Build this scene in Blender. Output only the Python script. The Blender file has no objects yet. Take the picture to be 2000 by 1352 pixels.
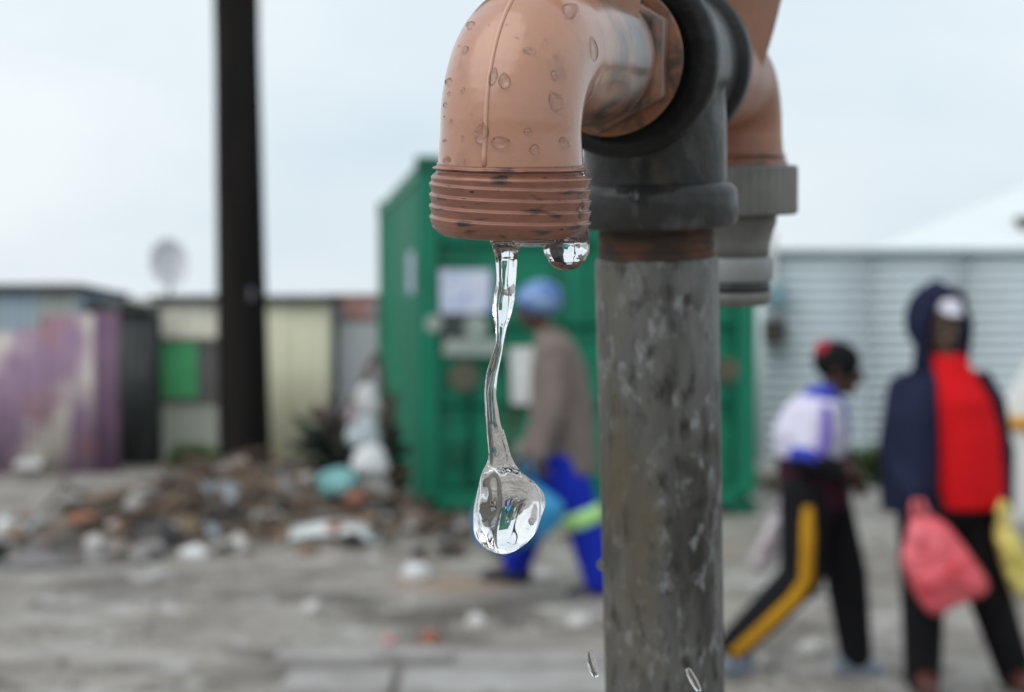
import bpy, bmesh, math, random
from mathutils import Vector, Matrix, noise
from mathutils.bvhtree import BVHTree
random.seed(7)
R = math.radians
scene = bpy.context.scene
col = scene.collection

# ------------------------------------------------------------------ camera
F = 3170.0                       # focal length in pixels of the 2000 px wide photograph
CAM = Vector((0, 0, 1.61))
PITCH = math.atan(106 / F)
FW = Vector((0, math.cos(PITCH), -math.sin(PITCH)))
UP = Vector((0, math.sin(PITCH), math.cos(PITCH)))
RT = Vector((1, 0, 0))
cam_data = bpy.data.cameras.new('camera')
cam = bpy.data.objects.new('camera', cam_data); col.objects.link(cam)
cam.location = CAM
cam.rotation_euler = (math.pi / 2 - PITCH, 0, 0)
cam_data.sensor_width = 36
cam_data.lens = F / 2000 * 36
cam_data.clip_start = 0.02
cam_data.clip_end = 2000
cam_data.dof.use_dof = True
cam_data.dof.focus_distance = 0.262
cam_data.dof.aperture_fstop = 21
scene.camera = cam

# ------------------------------------------------------------------ world, sun, exposure
SUN_EL, SUN_AZ = R(54), R(230)   # azimuth clockwise from +Y
world = bpy.data.worlds.new('World'); scene.world = world
world.use_nodes = True
wn, wl = world.node_tree.nodes, world.node_tree.links
wn.clear()
w_out = wn.new('ShaderNodeOutputWorld'); w_bg = wn.new('ShaderNodeBackground')
sky = wn.new('ShaderNodeTexSky'); sky.sky_type = 'NISHITA'; sky.sun_disc = False
sky.sun_elevation = SUN_EL; sky.sun_rotation = SUN_AZ
sky.air_density = 1.0; sky.dust_density = 6.0; sky.ozone_density = 1.0
w_tc = wn.new('ShaderNodeTexCoord'); w_map = wn.new('ShaderNodeMapping')
w_map.inputs['Scale'].default_value = (1.6, 1.6, 4.0)
w_no = wn.new('ShaderNodeTexNoise'); w_no.inputs['Scale'].default_value = 1.7; w_no.inputs['Detail'].default_value = 4
w_cr = wn.new('ShaderNodeValToRGB')
w_cr.color_ramp.elements[0].position = 0.30; w_cr.color_ramp.elements[0].color = (0.68, 0.805, 0.90, 1)
w_cr.color_ramp.elements[1].position = 0.68; w_cr.color_ramp.elements[1].color = (0.91, 0.975, 1.0, 1)
w_mul = wn.new('ShaderNodeVectorMath'); w_mul.operation = 'SCALE'; w_mul.inputs['Scale'].default_value = 9.6
w_mix = wn.new('ShaderNodeMix'); w_mix.data_type = 'RGBA'; w_mix.inputs['Factor'].default_value = 0.86
wl.new(w_tc.outputs['Generated'], w_map.inputs['Vector'])
wl.new(w_map.outputs['Vector'], w_no.inputs['Vector'])
wl.new(w_no.outputs['Fac'], w_cr.inputs['Fac'])
wl.new(w_cr.outputs['Color'], w_mul.inputs[0])
wl.new(sky.outputs['Color'], w_mix.inputs['A'])
wl.new(w_mul.outputs['Vector'], w_mix.inputs['B'])
wl.new(w_mix.outputs['Result'], w_bg.inputs['Color'])
w_bg.inputs['Strength'].default_value = 0.1
wl.new(w_bg.outputs['Background'], w_out.inputs['Surface'])

sun_d = bpy.data.lights.new('sun', 'SUN'); sun_d.energy = 1.25; sun_d.angle = R(70); sun_d.color = (1.0, 0.965, 0.92)
sun = bpy.data.objects.new('sun', sun_d); col.objects.link(sun)
sdir = Vector((math.sin(SUN_AZ) * math.cos(SUN_EL), math.cos(SUN_AZ) * math.cos(SUN_EL), math.sin(SUN_EL)))
sun.rotation_euler = (-sdir).to_track_quat('-Z', 'Y').to_euler()
sun.location = (0, -3, 12)

scene.view_settings.view_transform = 'Standard'
scene.view_settings.look = 'None'
scene.view_settings.exposure = 0.2
scene.view_settings.gamma = 1.0
scene.view_settings.use_curve_mapping = False
scene.render.engine = 'CYCLES'
scene.cycles.use_denoising = True
scene.cycles.max_bounces = 14
scene.cycles.transmission_bounces = 14
scene.cycles.diffuse_bounces = 3
scene.cycles.glossy_bounces = 6
scene.cycles.sample_clamp_indirect = 6

# ------------------------------------------------------------------ helpers
def P(px, py, d):
    """point seen at pixel (px, py) of the 2000x1352 photograph, d metres in front of the lens"""
    return CAM + FW * d + RT * ((px - 1000) / F * d) + UP * ((676 - py) / F * d)

def smooth01(a, b, t):
    t = max(0.0, min(1.0, (t - a) / (b - a))); return t * t * (3 - 2 * t)

MOUNDS = [(-1.75, 10.95, 0.85, 0.7, 0.34), (-2.7, 10.6, 0.9, 0.6, 0.10), (-1.05, 10.6, 0.45, 0.5, 0.10), (-3.6, 12.5, 1.6, 1.0, 0.10), (-3.1, 10.0, 1.1, 0.5, -0.09)]
def gz(x, y):
    z = -0.28 * smooth01(12.5, 17.5, y)
    for mx, my, sx, sy, h in MOUNDS:
        z += h * math.exp(-(((x - mx) / sx) ** 2 + ((y - my) / sy) ** 2))
    z += 0.030 * noise.noise(Vector((x * 0.9, y * 0.9, 0))) + 0.014 * noise.noise(Vector((x * 3.1, y * 3.1, 5)))
    return z

def G(px, py, dz=0.0):
    """where the ray through the pixel meets the ground"""
    dirv = (P(px, py, 1) - CAM); t = 3.0
    while t < 80:
        p = CAM + dirv * t
        if p.z <= gz(p.x, p.y) + dz: break
        t += 0.01
    return Vector((p.x, p.y, gz(p.x, p.y) + dz))

def mat(name, c, c2=None, scale=8, rough=0.6, metal=0.0, bump=0.0, bscale=None, detail=5, stretch=(1, 1, 1),
        coat=0.0, spec=0.5, lo=0.35, hi=0.65, rough2=None, spots=None):
    m = bpy.data.materials.new(name); m.use_nodes = True
    n, l = m.node_tree.nodes, m.node_tree.links
    b = n['Principled BSDF']
    b.inputs['Base Color'].default_value = (*c, 1)
    b.inputs['Roughness'].default_value = rough
    b.inputs['Metallic'].default_value = metal
    b.inputs['Coat Weight'].default_value = coat; b.inputs['Coat Roughness'].default_value = 0.16
    b.inputs['Specular IOR Level'].default_value = spec
    tc = n.new('ShaderNodeTexCoord'); mp = n.new('ShaderNodeMapping'); mp.inputs['Scale'].default_value = stretch
    l.new(tc.outputs['Object'], mp.inputs['Vector'])
    colour = None
    if c2 is not None:
        no = n.new('ShaderNodeTexNoise'); no.inputs['Scale'].default_value = scale; no.inputs['Detail'].default_value = detail
        no.inputs['Roughness'].default_value = 0.6
        l.new(mp.outputs['Vector'], no.inputs['Vector'])
        cr = n.new('ShaderNodeValToRGB')
        cr.color_ramp.elements[0].position = lo; cr.color_ramp.elements[0].color = (*c, 1)
        cr.color_ramp.elements[1].position = hi; cr.color_ramp.elements[1].color = (*c2, 1)
        l.new(no.outputs['Fac'], cr.inputs['Fac'])
        colour = cr.outputs['Color']
        if rough2 is not None:
            mr = n.new('ShaderNodeMapRange'); mr.inputs['From Min'].default_value = lo; mr.inputs['From Max'].default_value = hi
            mr.inputs['To Min'].default_value = rough; mr.inputs['To Max'].default_value = rough2
            l.new(no.outputs['Fac'], mr.inputs['Value']); l.new(mr.outputs['Result'], b.inputs['Roughness'])
    if spots is not None:      # list of (colour, scale, threshold, softness, stretch)
        for sc_, ss, th, sf, st in spots:
            mp2 = n.new('ShaderNodeMapping'); mp2.inputs['Scale'].default_value = st
            mp2.inputs['Location'].default_value = (ss * 0.37, ss * 0.11, ss * 0.73)
            l.new(tc.outputs['Object'], mp2.inputs['Vector'])
            no2 = n.new('ShaderNodeTexNoise'); no2.inputs['Scale'].default_value = ss; no2.inputs['Detail'].default_value = 6
            l.new(mp2.outputs['Vector'], no2.inputs['Vector'])
            mr2 = n.new('ShaderNodeMapRange'); mr2.inputs['From Min'].default_value = th; mr2.inputs['From Max'].default_value = th + sf
            l.new(no2.outputs['Fac'], mr2.inputs['Value'])
            mx = n.new('ShaderNodeMix'); mx.data_type = 'RGBA'
            l.new(mr2.outputs['Result'], mx.inputs['Factor'])
            if colour is None: mx.inputs['A'].default_value = (*c, 1)
            else: l.new(colour, mx.inputs['A'])
            mx.inputs['B'].default_value = (*sc_, 1)
            colour = mx.outputs['Result']
    if colour is not None: l.new(colour, b.inputs['Base Color'])
    if bump:
        nb = n.new('ShaderNodeTexNoise'); nb.inputs['Scale'].default_value = bscale or scale * 3; nb.inputs['Detail'].default_value = 6
        l.new(mp.outputs['Vector'], nb.inputs['Vector'])
        bp = n.new('ShaderNodeBump'); bp.inputs['Strength'].default_value = 1.0; bp.inputs['Distance'].default_value = bump
        l.new(nb.outputs['Fac'], bp.inputs['Height']); l.new(bp.outputs['Normal'], b.inputs['Normal'])
    return m

def water_mat(name, rough=0.0):
    m = bpy.data.materials.new(name); m.use_nodes = True
    b = m.node_tree.nodes['Principled BSDF']
    b.inputs['Base Color'].default_value = (1, 1, 1, 1)
    b.inputs['Transmission Weight'].default_value = 1.0
    b.inputs['IOR'].default_value = 1.333
    b.inputs['Roughness'].default_value = rough
    return m

def basis(axis):
    a = Vector(axis).normalized()
    t = Vector((0, 0, 1)) if abs(a.z) < 0.9 else Vector((1, 0, 0))
    u = a.cross(t).normalized(); v = a.cross(u).normalized()
    return u, v, a

class MB:
    def __init__(self): self.v = []; self.f = []
    def add(self, vs, fs):
        o = len(self.v); self.v += [tuple(x) for x in vs]; self.f += [tuple(i + o for i in q) for q in fs]; return self
    def box(self, c, s, m=None):
        c = Vector(c); hx, hy, hz = s[0] / 2, s[1] / 2, s[2] / 2
        vs = [Vector((x * hx, y * hy, z * hz)) for x in (-1, 1) for y in (-1, 1) for z in (-1, 1)]
        if m is not None: vs = [m @ v for v in vs]
        vs = [v + c for v in vs]
        return self.add(vs, [(0, 1, 3, 2), (4, 6, 7, 5), (0, 4, 5, 1), (2, 3, 7, 6), (0, 2, 6, 4), (1, 5, 7, 3)])
    def loft(self, rings, cap=True, closed=True):
        n = len(rings[0]); vs = [p for r in rings for p in r]; fs = []
        for i in range(len(rings) - 1):
            for j in range(n if closed else n - 1):
                k = (j + 1) % n
                fs.append((i * n + j, i * n + k, (i + 1) * n + k, (i + 1) * n + j))
        if cap:
            fs.append(tuple(reversed(range(n)))); fs.append(tuple((len(rings) - 1) * n + j for j in range(n)))
        return self.add(vs, fs)
    def tube(self, pts, rad, n=12, cap=True):
        pts = [Vector(p) for p in pts]
        if not hasattr(rad, '__len__'): rad = [rad] * len(pts)
        rings = []; pu = None
        for i, p in enumerate(pts):
            t = (pts[min(i + 1, len(pts) - 1)] - pts[max(i - 1, 0)]).normalized()
            if pu is None: u, v, _ = basis(t)
            else:
                u = (pu - t * pu.dot(t)).normalized(); v = t.cross(u)
            pu = u
            v = t.cross(u)
            rings.append([p + (u * math.cos(2 * math.pi * j / n) + v * math.sin(2 * math.pi * j / n)) * rad[i] for j in range(n)])
        return self.loft(rings, cap)
    def lathe(self, c, axis, prof, n=48, cap=True):
        """prof: list of (distance along axis, radius)"""
        c = Vector(c); u, v, a = basis(axis)
        rings = [[c + a * h + (u * math.cos(2 * math.pi * j / n) + v * math.sin(2 * math.pi * j / n)) * r for j in range(n)] for h, r in prof]
        return self.loft(rings, cap)
    def ell(self, c, r, m=None, n=16, k=10):
        c = Vector(c)
        if not hasattr(r, '__len__'): r = (r, r, r)
        rings = []
        for i in range(1, k):
            th = math.pi * i / k
            ring = []
            for j in range(n):
                ph = 2 * math.pi * j / n
                p = Vector((r[0] * math.sin(th) * math.cos(ph), r[1] * math.sin(th) * math.sin(ph), -r[2] * math.cos(th)))
                ring.append((m @ p if m is not None else p) + c)
            rings.append(ring)
        return self.loft(rings, True)
    def cap(self, p0, p1, r0, r1=None, n=12):
        r1 = r0 if r1 is None else r1
        p0, p1 = Vector(p0), Vector(p1)
        a = p1 - p0
        if a.length < 1e-6: return self.ell(p0, r0)
        u, v, a_ = basis(a); L = a.length
        prof = []
        for i in range(1, 5): t = math.pi / 2 * i / 5; prof.append((-r0 * math.cos(t), r0 * math.sin(t)))
        prof.append((0, r0)); prof.append((L, r1))
        for i in range(4, 0, -1): t = math.pi / 2 * i / 5; prof.append((L + r1 * math.cos(t), r1 * math.sin(t)))
        return self.lathe(p0, a_, prof, n)
    def chain(self, pts, rad, n=12):
        for i in range(len(pts) - 1): self.cap(pts[i], pts[i + 1], rad[i], rad[i + 1], n)
        return self
    def prism(self, poly, y0, y1):
        """poly in (x, z), extruded along y"""
        n = len(poly)
        vs = [(x, y0, z) for x, z in poly] + [(x, y1, z) for x, z in poly]
        fs = [tuple(range(n)), tuple(reversed(range(n, 2 * n)))] + [(i, i + n, (i + 1) % n + n, (i + 1) % n) for i in range(n)]
        return self.add(vs, fs)
    def mesh(self, name, smooth=True, voxel=None, iters=0, bevel=None):
        me = bpy.data.meshes.new(name); me.from_pydata(self.v, [], self.f); me.update()
        bm = bmesh.new(); bm.from_mesh(me); bmesh.ops.recalc_face_normals(bm, faces=bm.faces)
        if bevel: bmesh.ops.bevel(bm, geom=[e for e in bm.edges if e.is_manifold and e.calc_face_angle() > 0.6], offset=bevel, segments=2, profile=0.5, affect='EDGES')
        bm.to_mesh(me); bm.free()
        if voxel:
            ob = bpy.data.objects.new('tmp', me); col.objects.link(ob)
            r = ob.modifiers.new('r', 'REMESH'); r.mode = 'VOXEL'; r.voxel_size = voxel; r.use_smooth_shade = True
            if iters:
                s = ob.modifiers.new('s', 'SMOOTH'); s.factor = 0.5; s.iterations = iters
            dg = bpy.context.evaluated_depsgraph_get(); dg.update()
            me2 = bpy.data.meshes.new_from_object(ob.evaluated_get(dg))
            bpy.data.objects.remove(ob); bpy.data.meshes.remove(me)
            me = me2; me.name = name
        if smooth:
            for p in me.polygons: p.use_smooth = True
        return me
    def build(self, name, m, parent=None, smooth=True, **kw):
        return link(name, self.mesh(name, smooth, **kw), m, parent)

def link(name, me, m, parent=None):
    if m is not None and not me.materials: me.materials.append(m)
    ob = bpy.data.objects.new(name, me); col.objects.link(ob)
    if parent is not None: ob.parent = parent
    return ob

def tag(o, label=None, cat=None, group=None, kind=None):
    if label: o['label'] = label
    if cat: o['category'] = cat
    if group: o['group'] = group
    if kind: o['kind'] = kind
    return o

def empty(name, label=None, cat=None, group=None, matrix=None):
    o = bpy.data.objects.new(name, None); col.objects.link(o); o.empty_display_size = 0.05
    if matrix is not None: o.matrix_world = matrix
    return tag(o, label, cat, group)

def sharp_smooth(ob, ang=35):
    me = ob.data
    bm = bmesh.new(); bm.from_mesh(me)
    for f in bm.faces: f.smooth = True
    for e in bm.edges:
        if e.is_manifold and e.calc_face_angle() > R(ang): e.smooth = False
    bm.to_mesh(me); bm.free()
    return ob

# ------------------------------------------------------------------ materials
M = {}
M['ground'] = mat('ground', (0.165, 0.144, 0.122), (0.325, 0.30, 0.272), scale=1.6, rough=0.7, bump=0.02, bscale=9, detail=8, rough2=0.4,
                  spots=[((0.095, 0.08, 0.066), 0.9, 0.54, 0.12, (1, 1.6, 1)), ((0.43, 0.42, 0.41), 3.2, 0.60, 0.10, (1, 1, 1)), ((0.30, 0.22, 0.16), 0.55, 0.60, 0.1, (1, 1, 1))])
M['plastic'] = mat('brown_plastic', (0.375, 0.175, 0.103), (0.425, 0.205, 0.125), scale=60, rough=0.30, coat=0.7, bump=0.00006, bscale=900, lo=0.3, hi=0.7,
                   spots=[((0.47, 0.27, 0.19), 45, 0.58, 0.2, (1, 1, 0.3)), ((0.24, 0.12, 0.075), 70, 0.62, 0.14, (1, 1, 0.25)), ((0.05, 0.03, 0.025), 900, 0.79, 0.03, (1, 1, 1))])
M['seam'] = mat('pale_brown_plastic', (0.52, 0.28, 0.19), (0.56, 0.32, 0.22), scale=80, rough=0.35, coat=0.3)
M['plastic_thread'] = mat('brown_plastic_dirty_shaded', (0.22, 0.086, 0.054), (0.28, 0.12, 0.078), scale=120, rough=0.4, coat=0.3, bump=0.0001, bscale=700,  # base colour darkened to paint in shade low on the spout; spots are dirt
                          spots=[((0.04, 0.026, 0.024), 150, 0.575, 0.10, (1, 1, 4.5)), ((0.02, 0.015, 0.015), 420, 0.64, 0.05, (1, 1, 3))])
M['plastic_rim'] = mat('orange_brown_plastic', (0.23, 0.092, 0.04), (0.05, 0.028, 0.018), scale=160, rough=0.4, lo=0.45, hi=0.6)  # near-black mottling paints the shade on the flange face into the colour
M['plastic_nut'] = mat('shade_mottled_brown_plastic', (0.27, 0.12, 0.07), (0.04, 0.025, 0.018), scale=150, rough=0.35, coat=0.3, stretch=(1, 1, 0.4), lo=0.42, hi=0.62)  # dark mottling paints the shade around the nut into its colour
M['plastic_old'] = mat('worn_brown_plastic', (0.26, 0.112, 0.065), (0.33, 0.15, 0.09), scale=60, rough=0.42, bump=0.0001, bscale=500)
M['black_plastic'] = mat('black_plastic', (0.015, 0.015, 0.016), (0.03, 0.03, 0.03), scale=80, rough=0.45)
M['galv'] = mat('weathered_galvanised_steel', (0.07, 0.069, 0.064), (0.145, 0.144, 0.136), scale=60, rough=0.5, spec=0.35, metal=0.0, bump=0.0007, bscale=300, stretch=(1, 1, 0.35),
                spots=[((0.03, 0.027, 0.022), 85, 0.46, 0.20, (1, 1, 0.22)), ((0.21, 0.215, 0.215), 330, 0.55, 0.14, (1, 1, 0.6)), ((0.025, 0.022, 0.017), 300, 0.52, 0.18, (1, 1, 0.5)), ((0.10, 0.085, 0.055), 55, 0.56, 0.15, (1, 1, 0.3))])
M['cast'] = mat('dark_cast_iron', (0.011, 0.011, 0.0105), (0.028, 0.0275, 0.027), scale=70, rough=0.6, spec=0.25, metal=0.0, coat=0.4, bump=0.0011, bscale=190,
                spots=[((0.105, 0.108, 0.11), 95, 0.54, 0.16, (1, 1, 0.6)), ((0.05, 0.042, 0.03), 160, 0.58, 0.1, (1, 1, 0.6))])
M['cast_dark'] = mat('black_wet_cast_iron', (0.006, 0.006, 0.0065), (0.014, 0.0142, 0.015), scale=80, rough=0.6, spec=0.2, coat=0.2, bump=0.0009, bscale=240)
M['rust'] = mat('rusty_thread', (0.035, 0.022, 0.016), (0.12, 0.045, 0.02), scale=90, rough=0.8, bump=0.0006, bscale=260, stretch=(1, 1, 2.5), lo=0.45, hi=0.68)
M['water'] = water_mat('water')
M['bead'] = water_mat('thin_water_bead'); M['bead'].node_tree.nodes['Principled BSDF'].inputs['IOR'].default_value = 1.333
M['pole'] = mat('dark_creosoted_timber', (0.008, 0.0072, 0.0072), (0.017, 0.0145, 0.0135), scale=10, rough=0.9, spec=0.15, stretch=(1, 1, 0.08), bump=0.006, bscale=30)

# ------------------------------------------------------------------ sheet of ground
def axis_vals(lo, a, b, hi, fine, coarse_n):
    v = [lo + (a - lo) * (1 - (1 - i / coarse_n) ** 3) for i in range(coarse_n)]
    n = int((b - a) / fine)
    v += [a + (b - a) * i / n for i in range(n)]
    v += [b + (hi - b) * (i / coarse_n) ** 3 for i in range(coarse_n + 1)]
    return v
xs = axis_vals(-300, -6.5, 6.5, 300, 0.09, 16); ys = axis_vals(-60, 5.5, 20, 500, 0.09, 16)
g = MB(); nx = len(xs)
g.v = [(x, y, gz(x, y)) for y in ys for x in xs]
g.f = [(j * nx + i, j * nx + i + 1, (j + 1) * nx + i + 1, (j + 1) * nx + i) for j in range(len(ys) - 1) for i in range(nx - 1)]
ground = tag(g.build('ground', M['ground']), 'wet grey brown dirt ground strewn with grit', kind='structure')

# ------------------------------------------------------------------ the standpipe: pipe, tee, two taps
mm = 0.001
TEE = P(1275, 122, 0.352)
ASM = Matrix.Translation(TEE) @ Matrix.Rotation(R(-1.8), 4, 'Y') @ Matrix.Rotation(R(6.0), 4, 'X') @ Matrix.Rotation(math.atan2(-0.936, -0.351), 4, 'Z')

TAPM = ASM @ Matrix.Rotation(R(-2.4), 4, 'X')
pipe_root = empty('standpipe', 'upright weathered grey galvanised standpipe with tee fitting carrying two taps', 'standpipe', matrix=ASM)
zb = -1.70
rng = random.Random(3)
prof = [(0, 13.6 * mm)] + [(1.68 * i / 40, 13.6 * mm) for i in range(1, 41)]
pp = MB(); pp.lathe((0, 0, -42.5 * mm), (0, 0, -1), [(-0.4 * mm, 12.7 * mm), (0, 13.3 * mm), (0.6 * mm, 13.6 * mm)] + prof[1:], 96)
sharp_smooth(pp.build('pipe', M['galv'], pipe_root))
# rusty tapered thread between tee and pipe
th = []
for i in range(61):
    z = -33 - 10 * i / 60
    th.append((-z * mm, (12.55 + 0.28 * abs(((i / 60 * 4.5) % 1) * 2 - 1)) * mm))
MB().lathe((0, 0, 0), (0, 0, -1), th, 64).build('pipe_thread', M['rust'], pipe_root)
# tee: barrel + downward branch, remeshed into one casting
te = MB()
te.lathe((-13 * mm, 0, 0), (1, 0, 0), [(0, 16.8 * mm), (35 * mm, 17.0 * mm)], 64)
te.lathe((0, 0, 0), (0, 0, -1), [(0, 15.7 * mm), (34 * mm, 15.7 * mm)], 64)
tee = te.build('tee_fitting', M['cast'], pipe_root, voxel=0.6 * mm, iters=6)
cl = MB(); cl.lathe((0, 0, 0), (0, 0, -1), [(25.5 * mm, 15.4 * mm), (26.6 * mm, 16.8 * mm), (27.6 * mm, 17.7 * mm), (28.4 * mm, 17.9 * mm), (34.2 * mm, 18.0 * mm),
                                         (35.2 * mm, 17.5 * mm), (35.5 * mm, 16.8 * mm), (35.3 * mm, 12.2 * mm)], 72)
cl.build('collar', M['cast'], tee)
for s, o, k in ((1, 5.0, 0.99), (-1, -4.5, 0.935)):
    rg = MB(); rg.lathe((s * o * mm, 0, 0), (s, 0, 0), [(h * mm, r * k * mm) for h, r in [(13.2, 16.6), (14, 18.6), (15, 19.7), (16, 20.1), (20.0, 20.0),
                                            (20.8, 19.3), (21, 18.0), (20.9, 15.2), (19.0, 14.4), (18.5, 10)]], 96)
    rg.build('branch_rim', M['cast_dark'], tee)

def sweep_path():
    pts = []; rad = []
    for i in range(26):
        u = 30 + (74.5 - 30) * i / 25
        pts.append(Vector((u, 0, 0)) * mm)
        r = 11.2 + 1.9 * smooth01(38, 47, u) - 0.75 * smooth01(56, 74, u)
        rad.append(r * mm)
    for i in range(1, 17):
        t = math.pi / 2 * i / 16
        pts.append(Vector((74.5 + 13.5 * math.sin(t), 0, -13.5 * (1 - math.cos(t)))) * mm)
        rad.append((12.3 - 0.45 * i / 16) * mm)
    for i in range(1, 5):
        z = -13.5 - 7.0 * i / 4
        pts.append(Vector((88.0, 0, z)) * mm); rad.append((11.85 + 0.5 * i / 4) * mm)
    return pts, rad

SP = 88.0
def make_tap(root, body_mat, bonnet_mat, bonnet, droop):
    pts, rad = sweep_path()
    b = MB(); b.tube(pts, rad, 72)
    body = b.build('body', body_mat, root, voxel=0.34 * mm, iters=5)
    # four-cornered bonnet that widens upward out of the barrel
    rings = []
    for z, h in bonnet:
        rings.append([Vector((55 * mm + h * mm * math.cos(a), h * mm * math.sin(a), z * mm)) for a in [R(20) + math.pi / 2 * k for k in range(4)]])
    bo = MB().loft(rings); sharp_smooth(bo.build('bonnet', bonnet_mat, root, bevel=0.6 * mm), 50)
    # mould seam along the outer curve of the spout
    sp = []
    for i, p in enumerate(pts):
        t = (pts[min(i + 1, len(pts) - 1)] - pts[max(i - 1, 0)]).normalized()
        outn = Vector((-t.z, 0, t.x))
        if p.x > 62 * mm and p.z > -19.9 * mm: sp.append(p + outn * (rad[i] + 0.02 * mm) + Vector((0, 0.12 * mm * noise.noise(p * 300), 0)))
    MB().tube(sp, 0.38 * mm, 10).build('mould_seam', M['seam'], body)
    # threaded outlet (helical thread, flared lip on top, chamfered end, bore)
    n = 144; rings = []
    def tri(t): t = (-t) % 1.0; return smooth01(0, 1, t / 0.24) if t < 0.24 else (1 - (t - 0.24) / 0.76) ** 1.15
    zs = [-17.2 - 0.1 * k for k in range(int((29.2 - 17.2) / 0.1) + 1)]
    for z in zs:
        ring = []
        for j in range(n):
            a = 2 * math.pi * j / n
            fl = noise.noise(Vector((math.cos(a) * 4, math.sin(a) * 4, 3)))
            zz = z + 0.0
            lipz = -17.95 + 0.16 * fl
            r = 12.15 + 0.55 * smooth01(-19.2, -19.9, z) if False else 12.45
            r += 0.75 * math.exp(-((z - lipz) / 0.22) ** 2)
            amp = smooth01(0, 1, (-18.6 - z) / 1.0) * smooth01(0, 1, (z + 28.3) / 1.2)
            base = 0.55 * smooth01(0, 1, (-18.3 - z) / 1.4)
            r += base * 1.5 + amp * 0.46 * tri(z / 1.86 + a / (2 * math.pi)) * (1 + 0.25 * fl)
            t = max(0.0, (-26.9 - z) / 2.3)
            r -= 1.6 * t ** 2.2
            r += 0.035 * noise.noise(Vector((math.cos(a) * 9, math.sin(a) * 9, z * 2)))
            ring.append(Vector((SP + r * math.cos(a), r * math.sin(a), zz - 1.5)) * mm)
        rings.append(ring)
    for z, r in ((-29.35, 10.6), (-29.25, 10.0), (-28.5, 9.6), (-24, 9.5)):
        rings.append([Vector((SP + r * math.cos(2 * math.pi * j / n), r * math.sin(2 * math.pi * j / n), z - 1.5)) * mm for j in range(n)])
    MB().loft(rings, cap=True).build('threaded_outlet', M['plastic_thread'], root)
    # union nut against the tee: six-sided nut, thin flange
    hx = MB(); rings = []
    for u, s in ((34.2, 0.93), (34.9, 1.0), (39.2, 1.0), (40.2, 0.9)):
        rings.append([Vector((u, 14.7 * s * math.sin(R(60 * k)), 14.7 * s * math.cos(R(60 * k)))) * mm for k in range(6)])
    hx.loft(rings)
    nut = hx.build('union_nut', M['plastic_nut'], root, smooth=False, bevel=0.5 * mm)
    sharp_smooth(nut, 50)
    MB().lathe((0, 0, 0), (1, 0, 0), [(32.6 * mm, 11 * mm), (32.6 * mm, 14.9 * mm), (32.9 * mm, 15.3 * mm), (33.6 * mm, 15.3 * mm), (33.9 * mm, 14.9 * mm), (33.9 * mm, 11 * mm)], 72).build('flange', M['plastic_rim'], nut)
    MB().lathe((0, 0, 0), (1, 0, 0), [(15 * mm, 12.9 * mm), (32.8 * mm, 13.1 * mm)], 48).build('thread_tape', M['tape'], root)
    # stem and butterfly handle above
    MB().lathe((55 * mm, 0, 22 * mm), (0, 0, 1), [(0, 11 * mm), (5 * mm, 11 * mm), (6 * mm, 10 * mm), (12 * mm, 5 * mm), (20 * mm, 4.6 * mm)], 32).build('stem', M['plastic_old'], root)
    hd = MB()
    c = Vector((55, 0, 40)) * mm
    hd.ell(c, (8 * mm, 8 * mm, 6 * mm))
    for s, dz in ((1, 0), (-1, droop)):
        d = Vector((0.3, s, 0)).normalized()
        hd.chain([c, c + d * 13 * mm, c + d * 20 * mm + Vector((0, 0, -3 * mm - dz * 0.4 * mm)), c + d * 22.0 * mm + Vector((0, 0, -3 * mm - dz * mm))], [5 * mm, 4.6 * mm, 4.0 * mm, 3.0 * mm])
    hd.build('handle', M['black_plastic'], root, voxel=0.7 * mm, iters=3)
    return body
M['plastic_neck'] = M['plastic'].copy(); M['plastic_neck'].name = 'brown_plastic_grime_shade_neck'
def add_grime_shade(m):  # streaky grime that also paints the underside's shade over the whole neck
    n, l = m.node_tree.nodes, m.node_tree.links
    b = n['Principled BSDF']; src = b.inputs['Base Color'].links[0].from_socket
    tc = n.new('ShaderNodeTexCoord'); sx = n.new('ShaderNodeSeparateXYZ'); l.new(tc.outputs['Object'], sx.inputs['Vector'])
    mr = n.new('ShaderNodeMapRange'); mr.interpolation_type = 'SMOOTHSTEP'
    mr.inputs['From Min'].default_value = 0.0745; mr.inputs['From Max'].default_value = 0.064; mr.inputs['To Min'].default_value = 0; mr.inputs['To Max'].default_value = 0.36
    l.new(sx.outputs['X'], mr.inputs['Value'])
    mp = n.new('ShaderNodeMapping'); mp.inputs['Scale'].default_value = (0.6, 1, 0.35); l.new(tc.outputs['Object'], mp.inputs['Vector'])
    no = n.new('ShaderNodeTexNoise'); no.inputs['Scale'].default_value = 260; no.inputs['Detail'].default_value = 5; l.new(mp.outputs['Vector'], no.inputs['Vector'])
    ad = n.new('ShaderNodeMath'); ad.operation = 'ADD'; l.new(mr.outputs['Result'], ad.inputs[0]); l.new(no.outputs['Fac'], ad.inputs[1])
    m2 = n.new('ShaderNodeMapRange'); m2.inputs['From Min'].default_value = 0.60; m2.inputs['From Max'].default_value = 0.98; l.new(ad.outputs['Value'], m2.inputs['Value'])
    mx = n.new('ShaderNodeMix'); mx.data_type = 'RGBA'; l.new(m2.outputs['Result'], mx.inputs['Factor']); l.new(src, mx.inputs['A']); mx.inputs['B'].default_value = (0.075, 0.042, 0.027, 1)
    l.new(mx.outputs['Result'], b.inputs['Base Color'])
add_grime_shade(M['plastic_neck'])
M['tape'] = mat('grey_thread_tape', (0.10, 0.095, 0.08), (0.30, 0.28, 0.17), scale=120, rough=0.7, lo=0.55, hi=0.75)

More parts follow.
